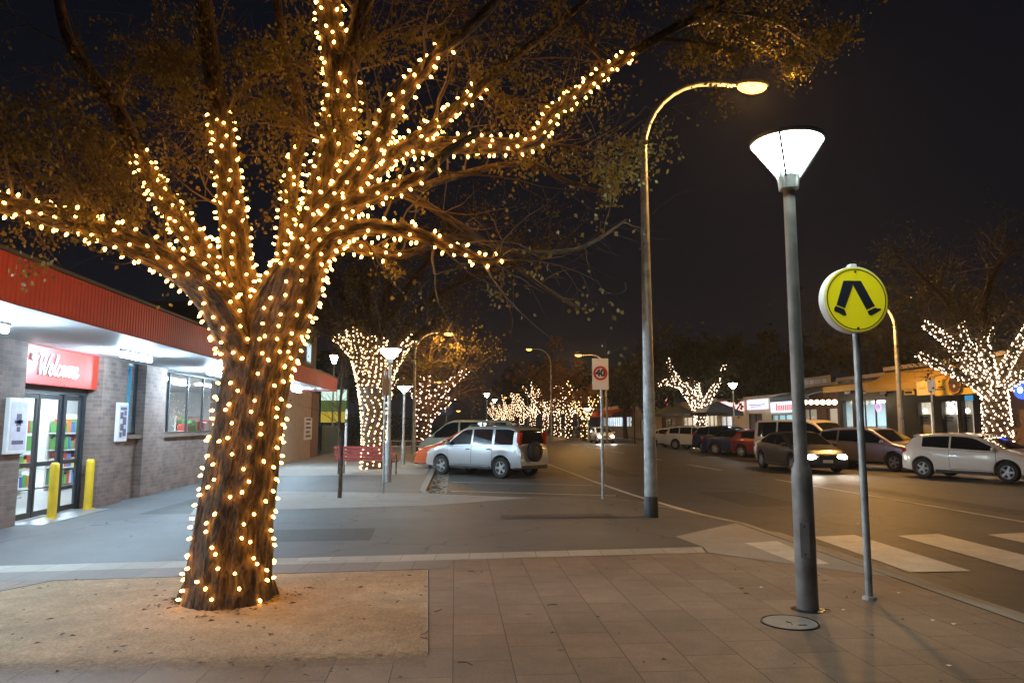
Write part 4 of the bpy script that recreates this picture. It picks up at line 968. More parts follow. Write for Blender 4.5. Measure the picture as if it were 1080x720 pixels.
def lit_tree(label, llabel, specs, base, bulbm, br=.02, pitch=.22, sp=.2, leafm=None, crown=40, crownL=2.2, leafp=.3, leafs=.11, seed=1, lgroup=None, tgroup=None, ones=True):
    """specs: limbs as ([world points], [radii], lit share); the first one is the trunk"""
    Rr = random.Random(seed); t = thing('street_tree', label, 'tree', base, 0, tgroup); m = MB(); tw, lf = MB(), MB(); bl = MB(); wr_ = []; hxs = []
    octa = [(0, 0, 1), (1, 0, 0), (0, 1, 0), (-1, 0, 0), (0, -1, 0), (0, 0, -1)]; of = [(0, 1, 2), (0, 2, 3), (0, 3, 4), (0, 4, 1), (5, 2, 1), (5, 3, 2), (5, 4, 3), (5, 1, 4)]
    for i, (pts, rad, lit) in enumerate(specs):
        P, Q = dense(pts, rad, 6); m.tube(P, Q, 20 if i == 0 else 10, disp=bark_disp(seed + i, .08), uvm=rad[0])
        if lit:
            n = max(2, int(len(P) * lit)); hx, wr = helix(P[:n], Q[:n], pitch if i == 0 else pitch * .9, sp, Rr, Rr.uniform(0, 6), .6)
            wr_.append(wr[::8])
            hxs += [(p + nn * br, br * Rr.uniform(.7, 1.15), nn) for p, nn, _ in hx]
        if i and crown:
            for k in range(crown // max(1, len(specs) - 1)):
                j = Rr.randint(len(P) // 3, len(P) - 1); d = (P[-1] - P[0]).normalized() * .8 + Vector((Rr.gauss(0, .6), Rr.gauss(0, .6), Rr.gauss(.35, .5)))
                grow(tw, lf, P[j], d, crownL * Rr.uniform(.6, 1.3), .03, 2, Rr, leafp, leafs, .3, 3, (3, 5))
    part(m, 'trunk', M['bark'], t, 70)
    if tw.v: part(tw, 'twigs', M['twig'], t)
    if lf.v: part(lf, 'foliage', leafm or M['leafdark'], t)
    if hxs:
        f = thing('fairy_lights', llabel, 'fairy lights', base, 0, lgroup)
        hxs.sort(key=lambda h: (h[0] - eye).length + (0 if h[2].dot((eye - h[0]).normalized()) > 0 else 50))
        for j, (p, sz, nn) in enumerate(hxs):
            if ones and j < 100:
                if j == 0: ome = MB().add(octa, of).mesh('bulb', bulbm)
                o = bpy.data.objects.new('bulb', ome); C.objects.link(o); o.parent = f; o.location = p - Vector(base); o.scale = (sz, sz, sz)
            else: bl.add([tuple(Vector(q) * sz + p) for q in octa], of)
        if bl.v: tag(part(bl, 'more_bulbs', bulbm, f), kind='stuff')
        wm = MB(); [wm.tube(q, .005, 3, cap=False) for q in wr_ if len(q) > 2]; part(wm, 'wire', M['wire'], f)
    return t
def PX(Y, *P): return [V(x, y, Y) for x, y in P]
# tree behind the red bench
b = G(393, 494); Y = b.y; s = Y / F
lit_tree('lit street tree behind the red bench with upswept limbs', 'dense golden fairy lights on the tree behind the red bench',
 [(PX(Y, (393, 497), (394, 470), (395, 440), (396, 410)), [12.5 * s, 11.5 * s, 13 * s, 17 * s], 1),
  (PX(Y, (392, 425), (384, 398), (371, 370), (352, 354)), [9 * s, 7 * s, 5 * s, 3 * s], 1), (PX(Y, (391, 420), (384, 388), (377, 362), (371, 345)), [11 * s, 10 * s, 8 * s, 6 * s], 1),
  (PX(Y, (396, 420), (391, 383), (387, 347), (384, 300)), [12 * s, 10 * s, 7 * s, 5 * s], .67), (PX(Y, (398, 418), (399, 386), (402, 350), (410, 300)), [11 * s, 9 * s, 6 * s, 4 * s], .67),
  (PX(Y, (399, 424), (409, 396), (421, 374), (437, 356), (470, 330)), [8 * s, 6 * s, 5 * s, 3.5 * s, 2 * s], .76), (PX(Y, (405, 380), (450, 320), (520, 285), (580, 270)), [4 * s, 3 * s, 2.5 * s, 1.5 * s], 0), (PX(Y, (390, 370), (360, 310), (330, 270)), [4 * s, 3 * s, 2 * s], 0),
  (PX(Y, (402, 350), (440, 290), (480, 250)), [4 * s, 3 * s, 2 * s], 0)],
 b, M['farbulb_warm'], .027, .135, .13, M['leaf'], 170, 2.3, .13, .1, 3)
# pinkish tree farther along the parking bays
Y = 43; s = Y / F; b = V(446, 470, Y); b.z = 0
lit_tree('lit street tree farther along the parking bays, limbs spreading right', 'pinkish fairy lights on the tree farther along the parking bays',
 [(PX(Y, (446, 477), (446, 455), (447, 438)), [8 * s, 7 * s, 8 * s], 1), (PX(Y, (443, 440), (440, 420), (428, 402), (412, 408)), [4 * s, 4 * s, 3 * s, 2 * s], 1), (PX(Y, (445, 440), (447, 415), (451, 395), (456, 360)), [6 * s, 5 * s, 3 * s, 2 * s], .72),
  (PX(Y, (449, 440), (460, 418), (478, 402), (495, 389)), [6 * s, 5 * s, 4 * s, 2 * s], 1), (PX(Y, (450, 442), (465, 428), (478, 420)), [5 * s, 4 * s, 2 * s], 1), (PX(Y, (446, 430), (440, 410), (441, 396)), [4 * s, 3 * s, 2 * s], 1)],
 b, mat_pink if 'mat_pink' in globals() else emat('fairy_bulb_pink', (1, .60, .42), L_FARBULB * .8), .032, .3, .25, M['leaf'], 80, 2.6, .12, .13, 5)
# tree right behind the white hatchback
q = VX(1052, 455, 19.0); Y = q.y; s = Y / F; b = Vector((19.0, Y, 0))
lit_tree('lit street tree beside the yellow cafe, behind the white hatchback', 'dense white fairy lights on the tree beside the yellow cafe',
 [(PX(Y, (1056, 500), (1052, 450), (1048, 408)), [14 * s, 13 * s, 12 * s], 1), (PX(Y, (1044, 414), (1020, 398), (995, 388), (967, 373)), [8 * s, 6 * s, 4 * s, 2.5 * s], 1), (PX(Y, (1044, 408), (1022, 385), (1000, 360), (972, 340)), [8 * s, 6 * s, 5 * s, 3 * s], 1),
  (PX(Y, (1043, 405), (1026, 375), (1017, 355), (1014, 338)), [6 * s, 5 * s, 3 * s, 2 * s], 1), (PX(Y, (1044, 408), (1040, 380), (1036, 356), (1048, 348)), [9 * s, 7 * s, 5 * s, 3 * s], 1), (PX(Y, (1050, 412), (1070, 400), (1092, 393)), [8 * s, 6 * s, 4 * s], 1),
  (PX(Y, (1052, 408), (1062, 385), (1078, 356), (1100, 320)), [6 * s, 5 * s, 4 * s, 3 * s], .8), (PX(Y, (1017, 345), (990, 310), (960, 280)), [3 * s, 2.5 * s, 1.5 * s], 0), (PX(Y, (1040, 350), (1040, 310), (1060, 270)), [4 * s, 3 * s, 2 * s], 0)],
 b, M['farbulb'], .028, .125, .125, M['leafdark'], 150, 1.7, .10, .09, 9)
# tree across the road by the awnings
Y = 52; s = Y / F; q = V(739, 447, Y); b = Vector((q.x, Y, 0))
lit_tree('lit street tree across the road with dark crown, by the awnings', 'white fairy lights on the tree across the road by the awnings',
 [(PX(Y, (738, 478), (739, 450), (740, 430)), [6 * s, 5.5 * s, 6 * s], 1), (PX(Y, (738, 438), (727, 412), (708, 403), (694, 405)), [5 * s, 5 * s, 3 * s, 1.5 * s], 1), (PX(Y, (736, 430), (722, 410), (712, 398), (704, 378)), [5 * s, 4 * s, 2.5 * s, 1.2 * s], 1),
  (PX(Y, (738, 428), (733, 410), (735, 396), (740, 370)), [5 * s, 4.5 * s, 3 * s, 1.5 * s], .6), (PX(Y, (742, 430), (752, 412), (760, 398), (764, 385)), [4 * s, 3 * s, 2 * s, 1.2 * s], 1), (PX(Y, (735, 420), (724, 402), (714, 396)), [5 * s, 4 * s, 2 * s], 1)],
 b, M['farbulb'], .036, .2, .22, M['leafdark'], 110, 2.4, .55, .2, 12)
# the bright row far down the street
def generic(base, h, seed, bulbm, label, llabel, leafm=None, crown=0, br=.06, leafp=.3):
    Rr = random.Random(seed); r0 = .045 * h * 1.2
    lim = [([base + Vector((0, 0, -.05)), base + Vector((Rr.gauss(0, .06), 0, h * .2)), base + Vector((Rr.gauss(0, .15), 0, h * .4))], [r0, r0 * .85, r0 * .9], 1)]
    top = lim[0][0][-1]
    for k in range(7):
        a = k * 2 * pi / 7 + Rr.uniform(-.4, .4); sp_ = Rr.uniform(.25, .6) * h
        e_ = top + Vector((cos(a) * sp_, sin(a) * sp_, h * Rr.uniform(.25, .6))); m_ = top.lerp(e_, .5) + Vector((0, 0, -.04 * h))
        lim.append(([top - Vector((0, 0, h * .06)), m_, e_], [r0 * .6, r0 * .42, r0 * .2], 1))
    return lit_tree(label, llabel, lim, base, bulbm, br, .42, .42, leafm, crown, .3 * h, leafp, .3, seed, 'lights on the far tree row', 'far lit tree row', False)
lite = emat('fairy_bulb_far', (1, .64, .36), L_FARBULB * .75)
far = [(617, 76, 6.2), (600, 92, 8.2), (588, 100, 8.4), (575, 112, 8.4), (562, 126, 8.4), (550, 140, 8.0), (540, 158, 8.0), (531, 176, 8.0), (523, 200, 8.0)]
ordn = ['nearest', 'second', 'third', 'fourth', 'fifth', 'sixth', 'seventh', 'eighth', 'last']
for i, (px, Y, h) in enumerate(far):
    q = V(px, 447, Y); wrm = i == 0
    generic(Vector((q.x, Y, 0)), h, 40 + i, emat('fairy_bulb_amber', (1, .6, .2), L_FARBULB * .7) if wrm else lite, '%s tree, counted outwards, in the bright lit row far down the street' % ordn[i], 'fairy lights on the %s tree of the bright far row' % ordn[i], M['leaforange'] if i < 2 else None, 70 if i == 1 else (14 if i == 0 else 0), .05 if i < 3 else .055, .7)
q = V(604, 405, 108)
# dark unlit trees behind the shops and beyond the supermarket
def dark_tree(px, Y, h, seed, label, crown=90, leafp=.5, leafs=.28):
    Rr = random.Random(seed); q = V(px, 447, Y); base = Vector((q.x, Y, 0)); r0 = .03 * h
    lim = [([base, base + Vector((Rr.gauss(0, .1), 0, h * .2)), base + Vector((Rr.gauss(0, .2), 0, h * .38))], [r0, r0 * .8, r0 * .8], 0)]; top = lim[0][0][-1]
    for k in range(8):
        a = k * 2 * pi / 8 + Rr.uniform(-.4, .4); sp_ = Rr.uniform(.15, .42) * h; e_ = top + Vector((cos(a) * sp_, sin(a) * sp_, h * Rr.uniform(.12, .5)))
        lim.append(([top - Vector((0, 0, h * .04)), top.lerp(e_, .5) + Vector((0, 0, -.03 * h)), e_], [r0 * .5, r0 * .35, r0 * .15], 0))
    t = lit_tree(label, None, lim, base, None, leafm=M['leafdark'], crown=crown, crownL=.22 * h, leafp=leafp, leafs=leafs, seed=seed); return t
for px, Y, h, sd, lab in ((660, 80, 9, 61, 'dark leafy tree behind the curved street light pole'), (700, 70, 9, 62, 'dark leafy tree behind the awnings left of the white lit tree'), (775, 66, 9, 63, 'dark tree crown behind the white cone lamp across the road'), (835, 54, 8.0, 64, 'dark tree over the shop with hanging warm bulbs'),
                         (385, 62, 8, 65, 'dark tree behind the lit tree at the red bench'), (350, 60, 7.5, 66, 'dark tree above the glowing poster box'), (545, 190, 16, 67, 'huge dark tree mass beyond the far lit row, left'), (585, 170, 15, 68, 'huge dark tree mass beyond the far lit row, right'), (920, 44, 10.5, 69, 'bare dark tree rising behind the shops by the crossing sign'), (1000, 40, 9.5, 70, 'bare dark tree rising behind the yellow cafe')):
    dark_tree(px, Y, h, sd, lab, 70 if sd < 69 else 60, .5 if sd < 69 else .08, .28 if Y < 100 else .6)
# sapling with a thin stem
b = G(358, 525); s = b.y / F
sl_ = thing('sapling', 'slender bare sapling at the near end of the red bench', 'tree', b); m = MB(); P, Q = dense([b + Vector((0, 0, -.05))] + PX(b.y, (360, 480), (358, 440), (361, 400), (360, 368)), [.05, .042, .034, .026, .012], 6)
m.tube(P, Q, 10, disp=bark_disp(3, .06), uvm=.04); part(m, 'trunk', M['bark'], sl_, 60); tw = MB(); Rr = random.Random(5)
for i in range(9, len(P)):
    for k in range(2): grow(tw, None, P[i], Vector((Rr.gauss(0, .7), Rr.gauss(0, .7), 1)), Rr.uniform(.5, 1.1), .009, 1, Rr, 0, .1, -.2)
part(tw, 'twigs', M['twig'], sl_)
# hedge beyond the shop end
hq = V(392, 470, 56); hd = thing('hedge', 'dark hedge beyond the supermarket behind the lit tree', 'hedge', (hq.x, 56, 0)); hf = MB(); Rr = random.Random(2)
for k in range(3500):
    c = Vector((Rr.uniform(-3.2, 3.2), Rr.gauss(0, .5), 2.4 * Rr.random() ** .8)); ax = Vector((Rr.gauss(0, 1), Rr.gauss(0, 1), Rr.gauss(0, 1))).normalized(); u, v = frame(ax); s = .11
    hf.add([c, c + ax * s * .5 + u * s * .5, c + ax * s, c + ax * s * .5 - u * s * .5], [(0, 1, 2, 3)])
hf.build('foliage', M['leafdark'], hd); st2 = MB()
for k in range(9): st2.tube([(-3 + k * .75, 0, 0), (-3 + k * .75 + .1, .05, 1.6)], [.05, .02], 6)
st2.build('stems', M['twig'], hd)
# ------------------------------------------------------------------ cars
def lerp_table(T_, x):
    if x <= T_[0][0]: return T_[0][1]
    for (a, u), (b, v) in zip(T_, T_[1:]):
        if x <= b: return u + (v - u) * (x - a) / (b - a)
    return T_[-1][1]
SHAPES = {
 # x from the rear bumper (negative) to the nose; top: outline, belt: shoulder line, wins: side windows, ws/rw: windscreen and rear window x ranges
 'suv': dict(L=4.2, W=1.75, wb=2.62, wr=.335, zb=.27, tumble=.20, top=[(-2.1, .86), (-2.06, 1.02), (-2.02, 1.06), (-1.93, 1.50), (-1.84, 1.63), (-1.6, 1.675), (-.5, 1.69), (.2, 1.67), (.42, 1.60), (1.12, 1.11), (1.25, 1.05), (1.85, .93), (2.0, .84), (2.08, .70), (2.1, .58)],
             belt=[(-2.1, 1.05), (0, 1.04), (1.2, 1.0), (2.1, .8)], wins=[(-1.80, -1.05), (-.94, -.12), (-.04, .98)], ws=(.44, 1.12), rw=(-2.01, -1.90), doors=[(-.98, -.08), (-.08, 1.0)], spare=True, rails=True, trim=True, taper=.09),
 'hatch': dict(L=4.05, W=1.76, wb=2.52, wr=.315, zb=.2, tumble=.30, top=[(-2.02, .8), (-1.98, .98), (-1.93, 1.02), (-1.62, 1.33), (-1.48, 1.40), (-1.0, 1.455), (-.4, 1.47), (.1, 1.445), (.35, 1.40), (1.2, 1.0), (1.35, .95), (1.75, .84), (1.93, .70), (2.02, .55)],
               belt=[(-2.02, 1.0), (-1.2, .98), (0, .93), (1.2, .88), (2.02, .7)], wins=[(-1.28, -.42), (-.36, .92)], ws=(.36, 1.2), rw=(-1.92, -1.63), doors=[(-.4, .98)], spoiler=True),
 'sedan': dict(L=4.7, W=1.80, wb=2.75, wr=.325, zb=.19, tumble=.33, top=[(-2.35, .75), (-2.3, .98), (-2.2, 1.06), (-1.8, 1.10), (-1.65, 1.12), (-.95, 1.40), (-.6, 1.455), (0, 1.47), (.3, 1.43), (1.2, 1.0), (1.35, .96), (2.0, .82), (2.25, .68), (2.35, .5)],
               belt=[(-2.35, 1.02), (-1, 1.0), (0, .95), (1.2, .9), (2.35, .66)], wins=[(-1.38, -.98), (-.94, -.10), (-.04, .98)], ws=(.32, 1.2), rw=(-1.62, -.98), doors=[(-.98, -.08), (-.08, 1.0)]),
 'wagon': dict(L=4.6, W=1.82, wb=2.72, wr=.34, zb=.24, tumble=.26, top=[(-2.3, .85), (-2.26, 1.02), (-2.2, 1.08), (-1.98, 1.42), (-1.85, 1.53), (-1.3, 1.60), (-.3, 1.63), (.2, 1.60), (.42, 1.54), (1.2, 1.10), (1.35, 1.04), (1.95, .92), (2.2, .76), (2.3, .58)],
               belt=[(-2.3, 1.08), (-1, 1.06), (0, 1.02), (1.2, .97), (2.3, .75)], wins=[(-1.85, -1.08), (-1.0, -.12), (-.05, 1.0)], ws=(.44, 1.2), rw=(-2.18, -1.98), doors=[(-1.0, -.1), (-.1, 1.0)], rails=True),
 'van': dict(L=4.8, W=1.85, wb=2.9, wr=.33, zb=.24, tumble=.14, top=[(-2.4, .95), (-2.38, 1.15), (-2.32, 1.85), (-2.2, 1.92), (-1, 1.95), (.6, 1.93), (.95, 1.82), (1.75, 1.22), (2.15, 1.0), (2.35, .8), (2.4, .6)],
             belt=[(-2.4, 1.15), (0, 1.12), (1.7, 1.05), (2.4, .85)], wins=[(-2.1, -1.0), (-.9, .2), (.3, 1.5)], ws=(.97, 1.75), rw=(-2.365, -2.30), doors=[(-.95, .25), (.25, 1.4)]),
}
def make_car(shape, label, col_, loc_, heading, lit=False, group=None, lo=False, two=None, z=ROAD):
    """heading: unit vector of the nose"""
    S = SHAPES[shape]; L, W, wb, wr, zb = S['L'], S['W'], S['wb'], S['wr'], S['zb']; hl = L / 2
    top = lambda x: lerp_table(S['top'], x); belt = lambda x: lerp_table(S['belt'], x)
    t = thing('parked_car' if not lit else 'moving_car', label, 'car', (loc_[0], loc_[1], z), math.atan2(heading[1], heading[0]), group)
    AX = (-wb / 2 - .02, wb / 2); RA = wr + .06
    def hw(x):
        a = abs(x) / hl; return W / 2 * (1 - S.get('taper', .16) * a ** 7 - .02 * a ** 2)
    def section(x):
        h = hw(x); tp = top(x); sh = min(belt(x), tp - .07); b = zb + .05 * (abs(x) / hl) ** 6
        for ax in AX:
            if abs(x - ax) < RA: b = max(b, wr + math.sqrt(RA * RA - (x - ax) ** 2))
        q_ = min(1, (sh - b) / .62)
        yr = h * .965 - max(0, tp - .09 - sh) * S['tumble'] - .012; zr = tp - .07
        return [(0, b), (h * .86, b), (h * (.955 if q_ == 1 else .99), b + .05 * q_), (h * .99, b + .16 * q_), (h, b + .28 * q_), (h * .995, (b + .28 * q_ + sh) / 2 + .04 * q_), (h * .965, sh), (h * .955 * .5 + yr * .5 + .006, (sh + zr) / 2), (yr, zr), (yr - .035, tp - .032), (yr - .12, tp - .012), (yr * .5, tp - .0), (0, tp + .006)]
    def yside(x, zz):
        s_ = section(x)[2:9]
        for (y0, z0), (y1, z1) in zip(s_, s_[1:]):
            if z0 <= zz <= z1: return y0 + (y1 - y0) * (zz - z0) / max(1e-6, z1 - z0)
        return s_[-1][0] if zz > s_[-1][1] else s_[0][0]
    xs = sorted(set([round(-hl + L * i / 64, 4) for i in range(65)] + [p[0] for p in S['top']] + [round(ax + RA * cos(k * pi / 14), 4) for ax in AX for k in range(15)] + [round(ax + sg * (RA + .005), 4) for ax in AX for sg in (-1, 1)]))
    xs = [x for i, x in enumerate(xs) if i == 0 or x - xs[i - 1] > .0035]
    m = MB(); n = 0
    for x in xs:
        s_ = section(x); ring = [(x, y, z_) for y, z_ in s_] + [(x, -y, z_) for y, z_ in s_[-2:0:-1]]; n = len(ring); m.v += ring
    for i in range(len(xs) - 1):
        for k in range(n): m.f.append([i * n + k, i * n + (k + 1) % n, (i + 1) * n + (k + 1) % n, (i + 1) * n + k]); m.m.append(1 if k in (0, n - 1) else 0)
    m.f.append(list(reversed(range(n)))); m.m.append(0); m.f.append([(len(xs) - 1) * n + k for k in range(n)]); m.m.append(0)
    body = m.build('body', [col_, M['blacktrim']], t, 38)
    ub = MB().span((-hl + .25, -W / 2 + .24, zb + .03), (hl - .25, W / 2 - .24, zb + .5)); ub.build('underbody', M['blacktrim'], t)
    # side glass
    for (xa, xb) in S['wins']:
        for sy in (-1, 1):
            g = MB(); N = 10; vs = []
            for i in range(N + 1):
                x = xa + (xb - xa) * i / N; sh = section(x)[6][1]; z0 = sh + .035; z1 = max(z0 + .004, top(x) - .105)
                for q in (0, .5, 1):
                    zz = z0 + (z1 - z0) * q; vs.append((x, sy * (yside(x, zz) + .005), zz))
            fs = []
            for i in range(N):
                for q in range(2):
                    f = (i * 3 + q, (i + 1) * 3 + q, (i + 1) * 3 + q + 1, i * 3 + q + 1); fs.append(f if sy < 0 else tuple(reversed(f)))
            g.add(vs, fs).build('side_window', M['carglass'], t, 60)
    for nm, (xa, xb), inset in (('windscreen', S['ws'], .10), ('rear_window', S['rw'], .12)):
        g = MB(); N = 10; vs = []
        for i in range(N + 1):
            x = xa + (xb - xa) * i / N; s_ = section(x); yr = s_[8][0] - inset; e = .02
            dz = (top(min(x + e, hl)) - top(max(x - e, -hl))) / (2 * e); nr = Vector((-dz, 0, 1)).normalized() * .008
            for q in (-1, -.5, 0, .5, 1):
                y = q * yr; zz = lerp_table([(0, s_[12][1]), (s_[11][0], s_[11][1]), (s_[10][0], s_[10][1]), (s_[9][0], s_[9][1]), (s_[8][0], s_[8][1])], abs(y))
                vs.append((x + nr.x, y, zz + nr.z))
        g.add(vs, [(i * 5 + q, (i + 1) * 5 + q, (i + 1) * 5 + q + 1, i * 5 + q + 1) for i in range(N) for q in range(4)]).build(nm, M['carglass'], t, 60)
    # doors with handles
    for k, (xa, xb) in enumerate(S['doors']):
        for sy in (-1, 1):
            g = MB(); N, K = 10, 6; vs = []; xq = [xa + .008 + (xb - xa - .016) * i / N for i in range(N + 1)]
            for x in xq:
                sh = section(x)[6][1]; z0 = zb + .14
                for ax in AX:
                    if abs(x - ax) < RA + .03: z0 = max(z0, wr + math.sqrt((RA + .03) ** 2 - (x - ax) ** 2))
                for q in range(K + 1):
                    zz = z0 + (sh - .012 - z0) * q / K; vs.append((x, sy * (yside(x, zz) + .006), zz))
            fs = []
            for i in range(N):
                for q in range(K):
                    f = (i * (K + 1) + q, (i + 1) * (K + 1) + q, (i + 1) * (K + 1) + q + 1, i * (K + 1) + q + 1); fs.append(f if sy < 0 else tuple(reversed(f)))
            d = g.add(vs, fs).build('door', col_, t, 38)
            if not lo:
                se = MB(); vs2 = []; Nq = N + 2
                xq2 = [xq[0] - .012] + xq + [xq[-1] + .012]
                for x in xq2:
                    sh = section(x)[6][1]; z0 = zb + .128
                    for ax in AX:
                        if abs(x - ax) < RA + .02: z0 = max(z0, wr + math.sqrt((RA + .02) ** 2 - (x - ax) ** 2))
                    for q in range(K + 1): zz = z0 + (sh - .001 - z0) * q / K; vs2.append((x, sy * (yside(x, zz) + .003), zz))
                fs2 = []
                for i in range(Nq):
                    for q in range(K):
                        f = (i * (K + 1) + q, (i + 1) * (K + 1) + q, (i + 1) * (K + 1) + q + 1, i * (K + 1) + q + 1); fs2.append(f if sy < 0 else tuple(reversed(f)))
                se.add(vs2, fs2).build('door_gap_shade', M['blacktrim'], d, 38)  # dark sheet behind the door stands in for shade in the panel gaps
                xh = xa + .14; zh = section(xh)[6][1] - .12; MB().box((xh, sy * (yside(xh, zh) + .02), zh), (.17, .03, .035), bev=.01).build('handle', M['blacktrim'] if S.get('trim') else col_, d)
    # wheels
    for ax in (-wb / 2 - .02, wb / 2):
        for sy in (-1, 1):
            wq = bpy.data.objects.new('wheel', None); C.objects.link(wq); wq.parent = t; wq.empty_display_size = .1; wq.location = (ax, sy * (W / 2 - .115), wr)
            rot = Matrix.Rotation(-pi / 2 * sy, 3, 'X') ; hwid = .1; NS = 14 if lo else 24
            MB().lathe([(wr * .64, -hwid), (wr * .93, -hwid), (wr, -hwid * .65), (wr, hwid * .65), (wr * .93, hwid), (wr * .64, hwid)], NS, (0, 0, 0), rot, True).build('tyre', M['rubber'], wq, 50)
            rm = MB().lathe([(wr * .64, -hwid * .95), (wr * .64, hwid * .9), (wr * .58, hwid * .9), (wr * .56, -hwid * .5)], NS, (0, 0, 0), rot)
            for k in range(5):
                a = k * 2 * pi / 5; d = Vector((cos(a), sin(a), 0)); p = Vector((-sin(a), cos(a), 0)); o_ = Vector((0, 0, 1))
                vs = [rot @ (d * r_ + p * (s_ * w_) + o_ * h_) for r_, w_ in ((.03, .04), (wr * .6, .028)) for s_ in (-1, 1) for h_ in (hwid * .2, hwid * .8)]
                rm.add(vs, [(0, 1, 5, 4), (2, 6, 7, 3), (1, 3, 7, 5), (0, 4, 6, 2), (0, 2, 3, 1), (4, 5, 7, 6)])
            rm.lathe([(.0, hwid * .85), (.055, hwid * .84), (.06, hwid * .2)], 12, (0, 0, 0), rot); ro = rm.build('rim', [M['rim']], wq, 40)
            dk = MB().lathe([(wr * .57, -hwid * .1), (0, -hwid * .1)], NS, (0, 0, 0), rot).build('brake_disc', M['blacktrim'], wq)
    # lamps, plates, grille, mirrors
    zf = top(hl * .93) - .13; zl = top(-hl + .1) - .14
    for sy in (-1, 1):
        hlm = MB().ball((0, 0, 0), 1, 14, 8, (.13, .21, .075)); x = hl - .17
        hlm.xf(Matrix.Translation((x, sy * (hw(x) * .74), zf)) @ Matrix.Rotation(-sy * R(28), 4, 'Z')); h_ = hlm.build('headlight', M['headlens'], t, 60)
        if lit:
            MB().ball((x + .115, sy * (hw(x) * .70), zf), .115, 12, 6, (.45, 1.6, .9)).build('beam', M['headlit'], h_)
            f_ = MB().lathe([(0, .0), (.05, 0), (.05, -.05)], 12, (hl - .03, sy * W * .31, zb + .19), Matrix.Rotation(pi / 2, 3, 'Y')).build('fog_light', M['headlit'] if shape == 'sedan' else M['headlens'], t)
        if shape in ('suv', 'wagon', 'van'):
            x = -hl + .03; MB().box((-hl + .10, sy * (yside(-hl + .1, 1.2) - .06), 1.28 if shape == 'suv' else 1.05), (.13, .13, .42 if shape == 'suv' else .3), Matrix.Rotation(-R(9), 3, 'Y'), bev=.02).build('taillight', M['taillens'], t)
        else:
            MB().ball((-hl + .10, sy * (hw(-hl + .1) * .84), zl), 1, 12, 8, (.12, .17, .09)).build('taillight', M['taillens'], t, 60) if False else MB().box((-hl + .12, sy * (hw(-hl + .1) * .86), zl), (.24, .24, .15), bev=.04).build('taillight', M['taillens'], t)
        xm = S['ws'][1] - .22; MB().ball((xm, sy * (yside(xm, belt(xm)) + .13), belt(xm) + .10), 1, 10, 6, (.07, .11, .075)).tube([(xm, sy * (yside(xm, belt(xm)) - .02), belt(xm) + .03), (xm, sy * (yside(xm, belt(xm)) + .08), belt(xm) + .08)], .025, 6).build('mirror', col_, t, 60)
    MB().box((hl + .005, 0, zb + .25), (.02, .37, .11), bev=.003).build('number_plate', M['plate'], t)
    MB().box((-hl - .008, 0, .62 if shape in ('suv', 'wagon') else .78), (.02, .37, .11), bev=.003).build('number_plate', M['plate'], t)
    gr = MB(); gz = (zf + .01, .11)
    for k in range(4): gr.box((hl - .035, 0, zf - .06 + k * .035), (.09, W * .36, .016))
    gr.box((hl - .065, 0, zf - .01), (.07, W * .38, .16), bev=.02); gr.box((hl - .012, 0, zb + .10), (.04, W * .62, .10), bev=.015); gr.build('grille', M['blacktrim'], t)
    for sgn in (-1, 1): MB().box((sgn * (hl - .04), 0, zb + .085), (.13, W * .80, .13), bev=.02).build('bumper', M['blacktrim'], t)
    for sy in (-1, 1): MB().box((0, sy * (W / 2 - .035), zb + .05), (wb - 2 * wr - .16, .05, .10), bev=.02).build('side_skirt', M['blacktrim'], t)
    if S.get('rails'):
        for sy in (-1, 1):
            y = sy * (section(-.5)[8][0] - .06); MB().tube([(-1.45, y, top(-1.45) - .005), (-1.35, y, top(-1.35) + .045), (.1, y, top(.1) + .045), (.22, y, top(.22) - .005)], .014, 6).build('roof_rail', M['blacktrim'], t)
    if S.get('spare'):
        rot = Matrix.Rotation(-pi / 2, 3, 'Y'); at = (-hl - .10, .12, .86)
        sw_ = bpy.data.objects.new('spare_wheel', None); C.objects.link(sw_); sw_.parent = t; sw_.location = at
        MB().lathe([(wr * .5, -.1), (wr * .92, -.1), (wr * .98, -.05), (wr * .98, .07), (wr * .9, .10), (wr * .55, .10)], 24, (0, 0, 0), rot, True).build('tyre', M['rubber'], sw_, 50)
        MB().lathe([(0, .085), (wr * .3, .09), (wr * .56, .07)], 20, (0, 0, 0), rot).build('cover', M['blacktrim'], sw_, 40)
        MB().tube([(-hl + .1, .12, .86), (-hl - .05, .12, .86)], .06, 8).build('spare_bracket', M['blacktrim'], t)
    if S.get('spoiler'): MB().box((-1.62, 0, 1.385), (.22, 1.05, .03), Matrix.Rotation(R(-14), 3, 'Y'), bev=.01).build('spoiler', col_, t)
    if lit:
        for sy in (-1, 1):
            li = bpy.data.lights.new('headlight_beam', 'SPOT'); li.energy = 90; li.color = (1, .93, .8); li.spot_size = R(60); li.spot_blend = .8; li.shadow_soft_size = .05
            o = bpy.data.objects.new('headlight_beam', li); C.objects.link(o); o.parent = t; o.location = (hl + .06, sy * W * .36, zf); o.rotation_euler = (R(90 - 9), 0, -pi / 2)
    return t
def from_wheel(p, hd, sx, sy, shape):
    """car centre from the ground point of one wheel; sx -1 rear / 1 front, sy 1 left / -1 right of the driver"""
    S = SHAPES[shape]; h = Vector((hd[0], hd[1], 0)).normalized(); l = Vector((-h.y, h.x, 0))
    return Vector((p[0], p[1], 0)) - h * (sx * S['wb'] / 2) - l * (sy * (S['W'] / 2 - .12)), h
def car(shape, label, col_, px, py, hd, sx, sy, **k):
    c, h = from_wheel(G(px, py, ROAD), hd, sx, sy, shape); return make_car(shape, label, col_, c, h, **k)
A1 = 'cars nosed in to the left kerb'; A2 = 'cars parked across the road'
hd = (-.74, .67)
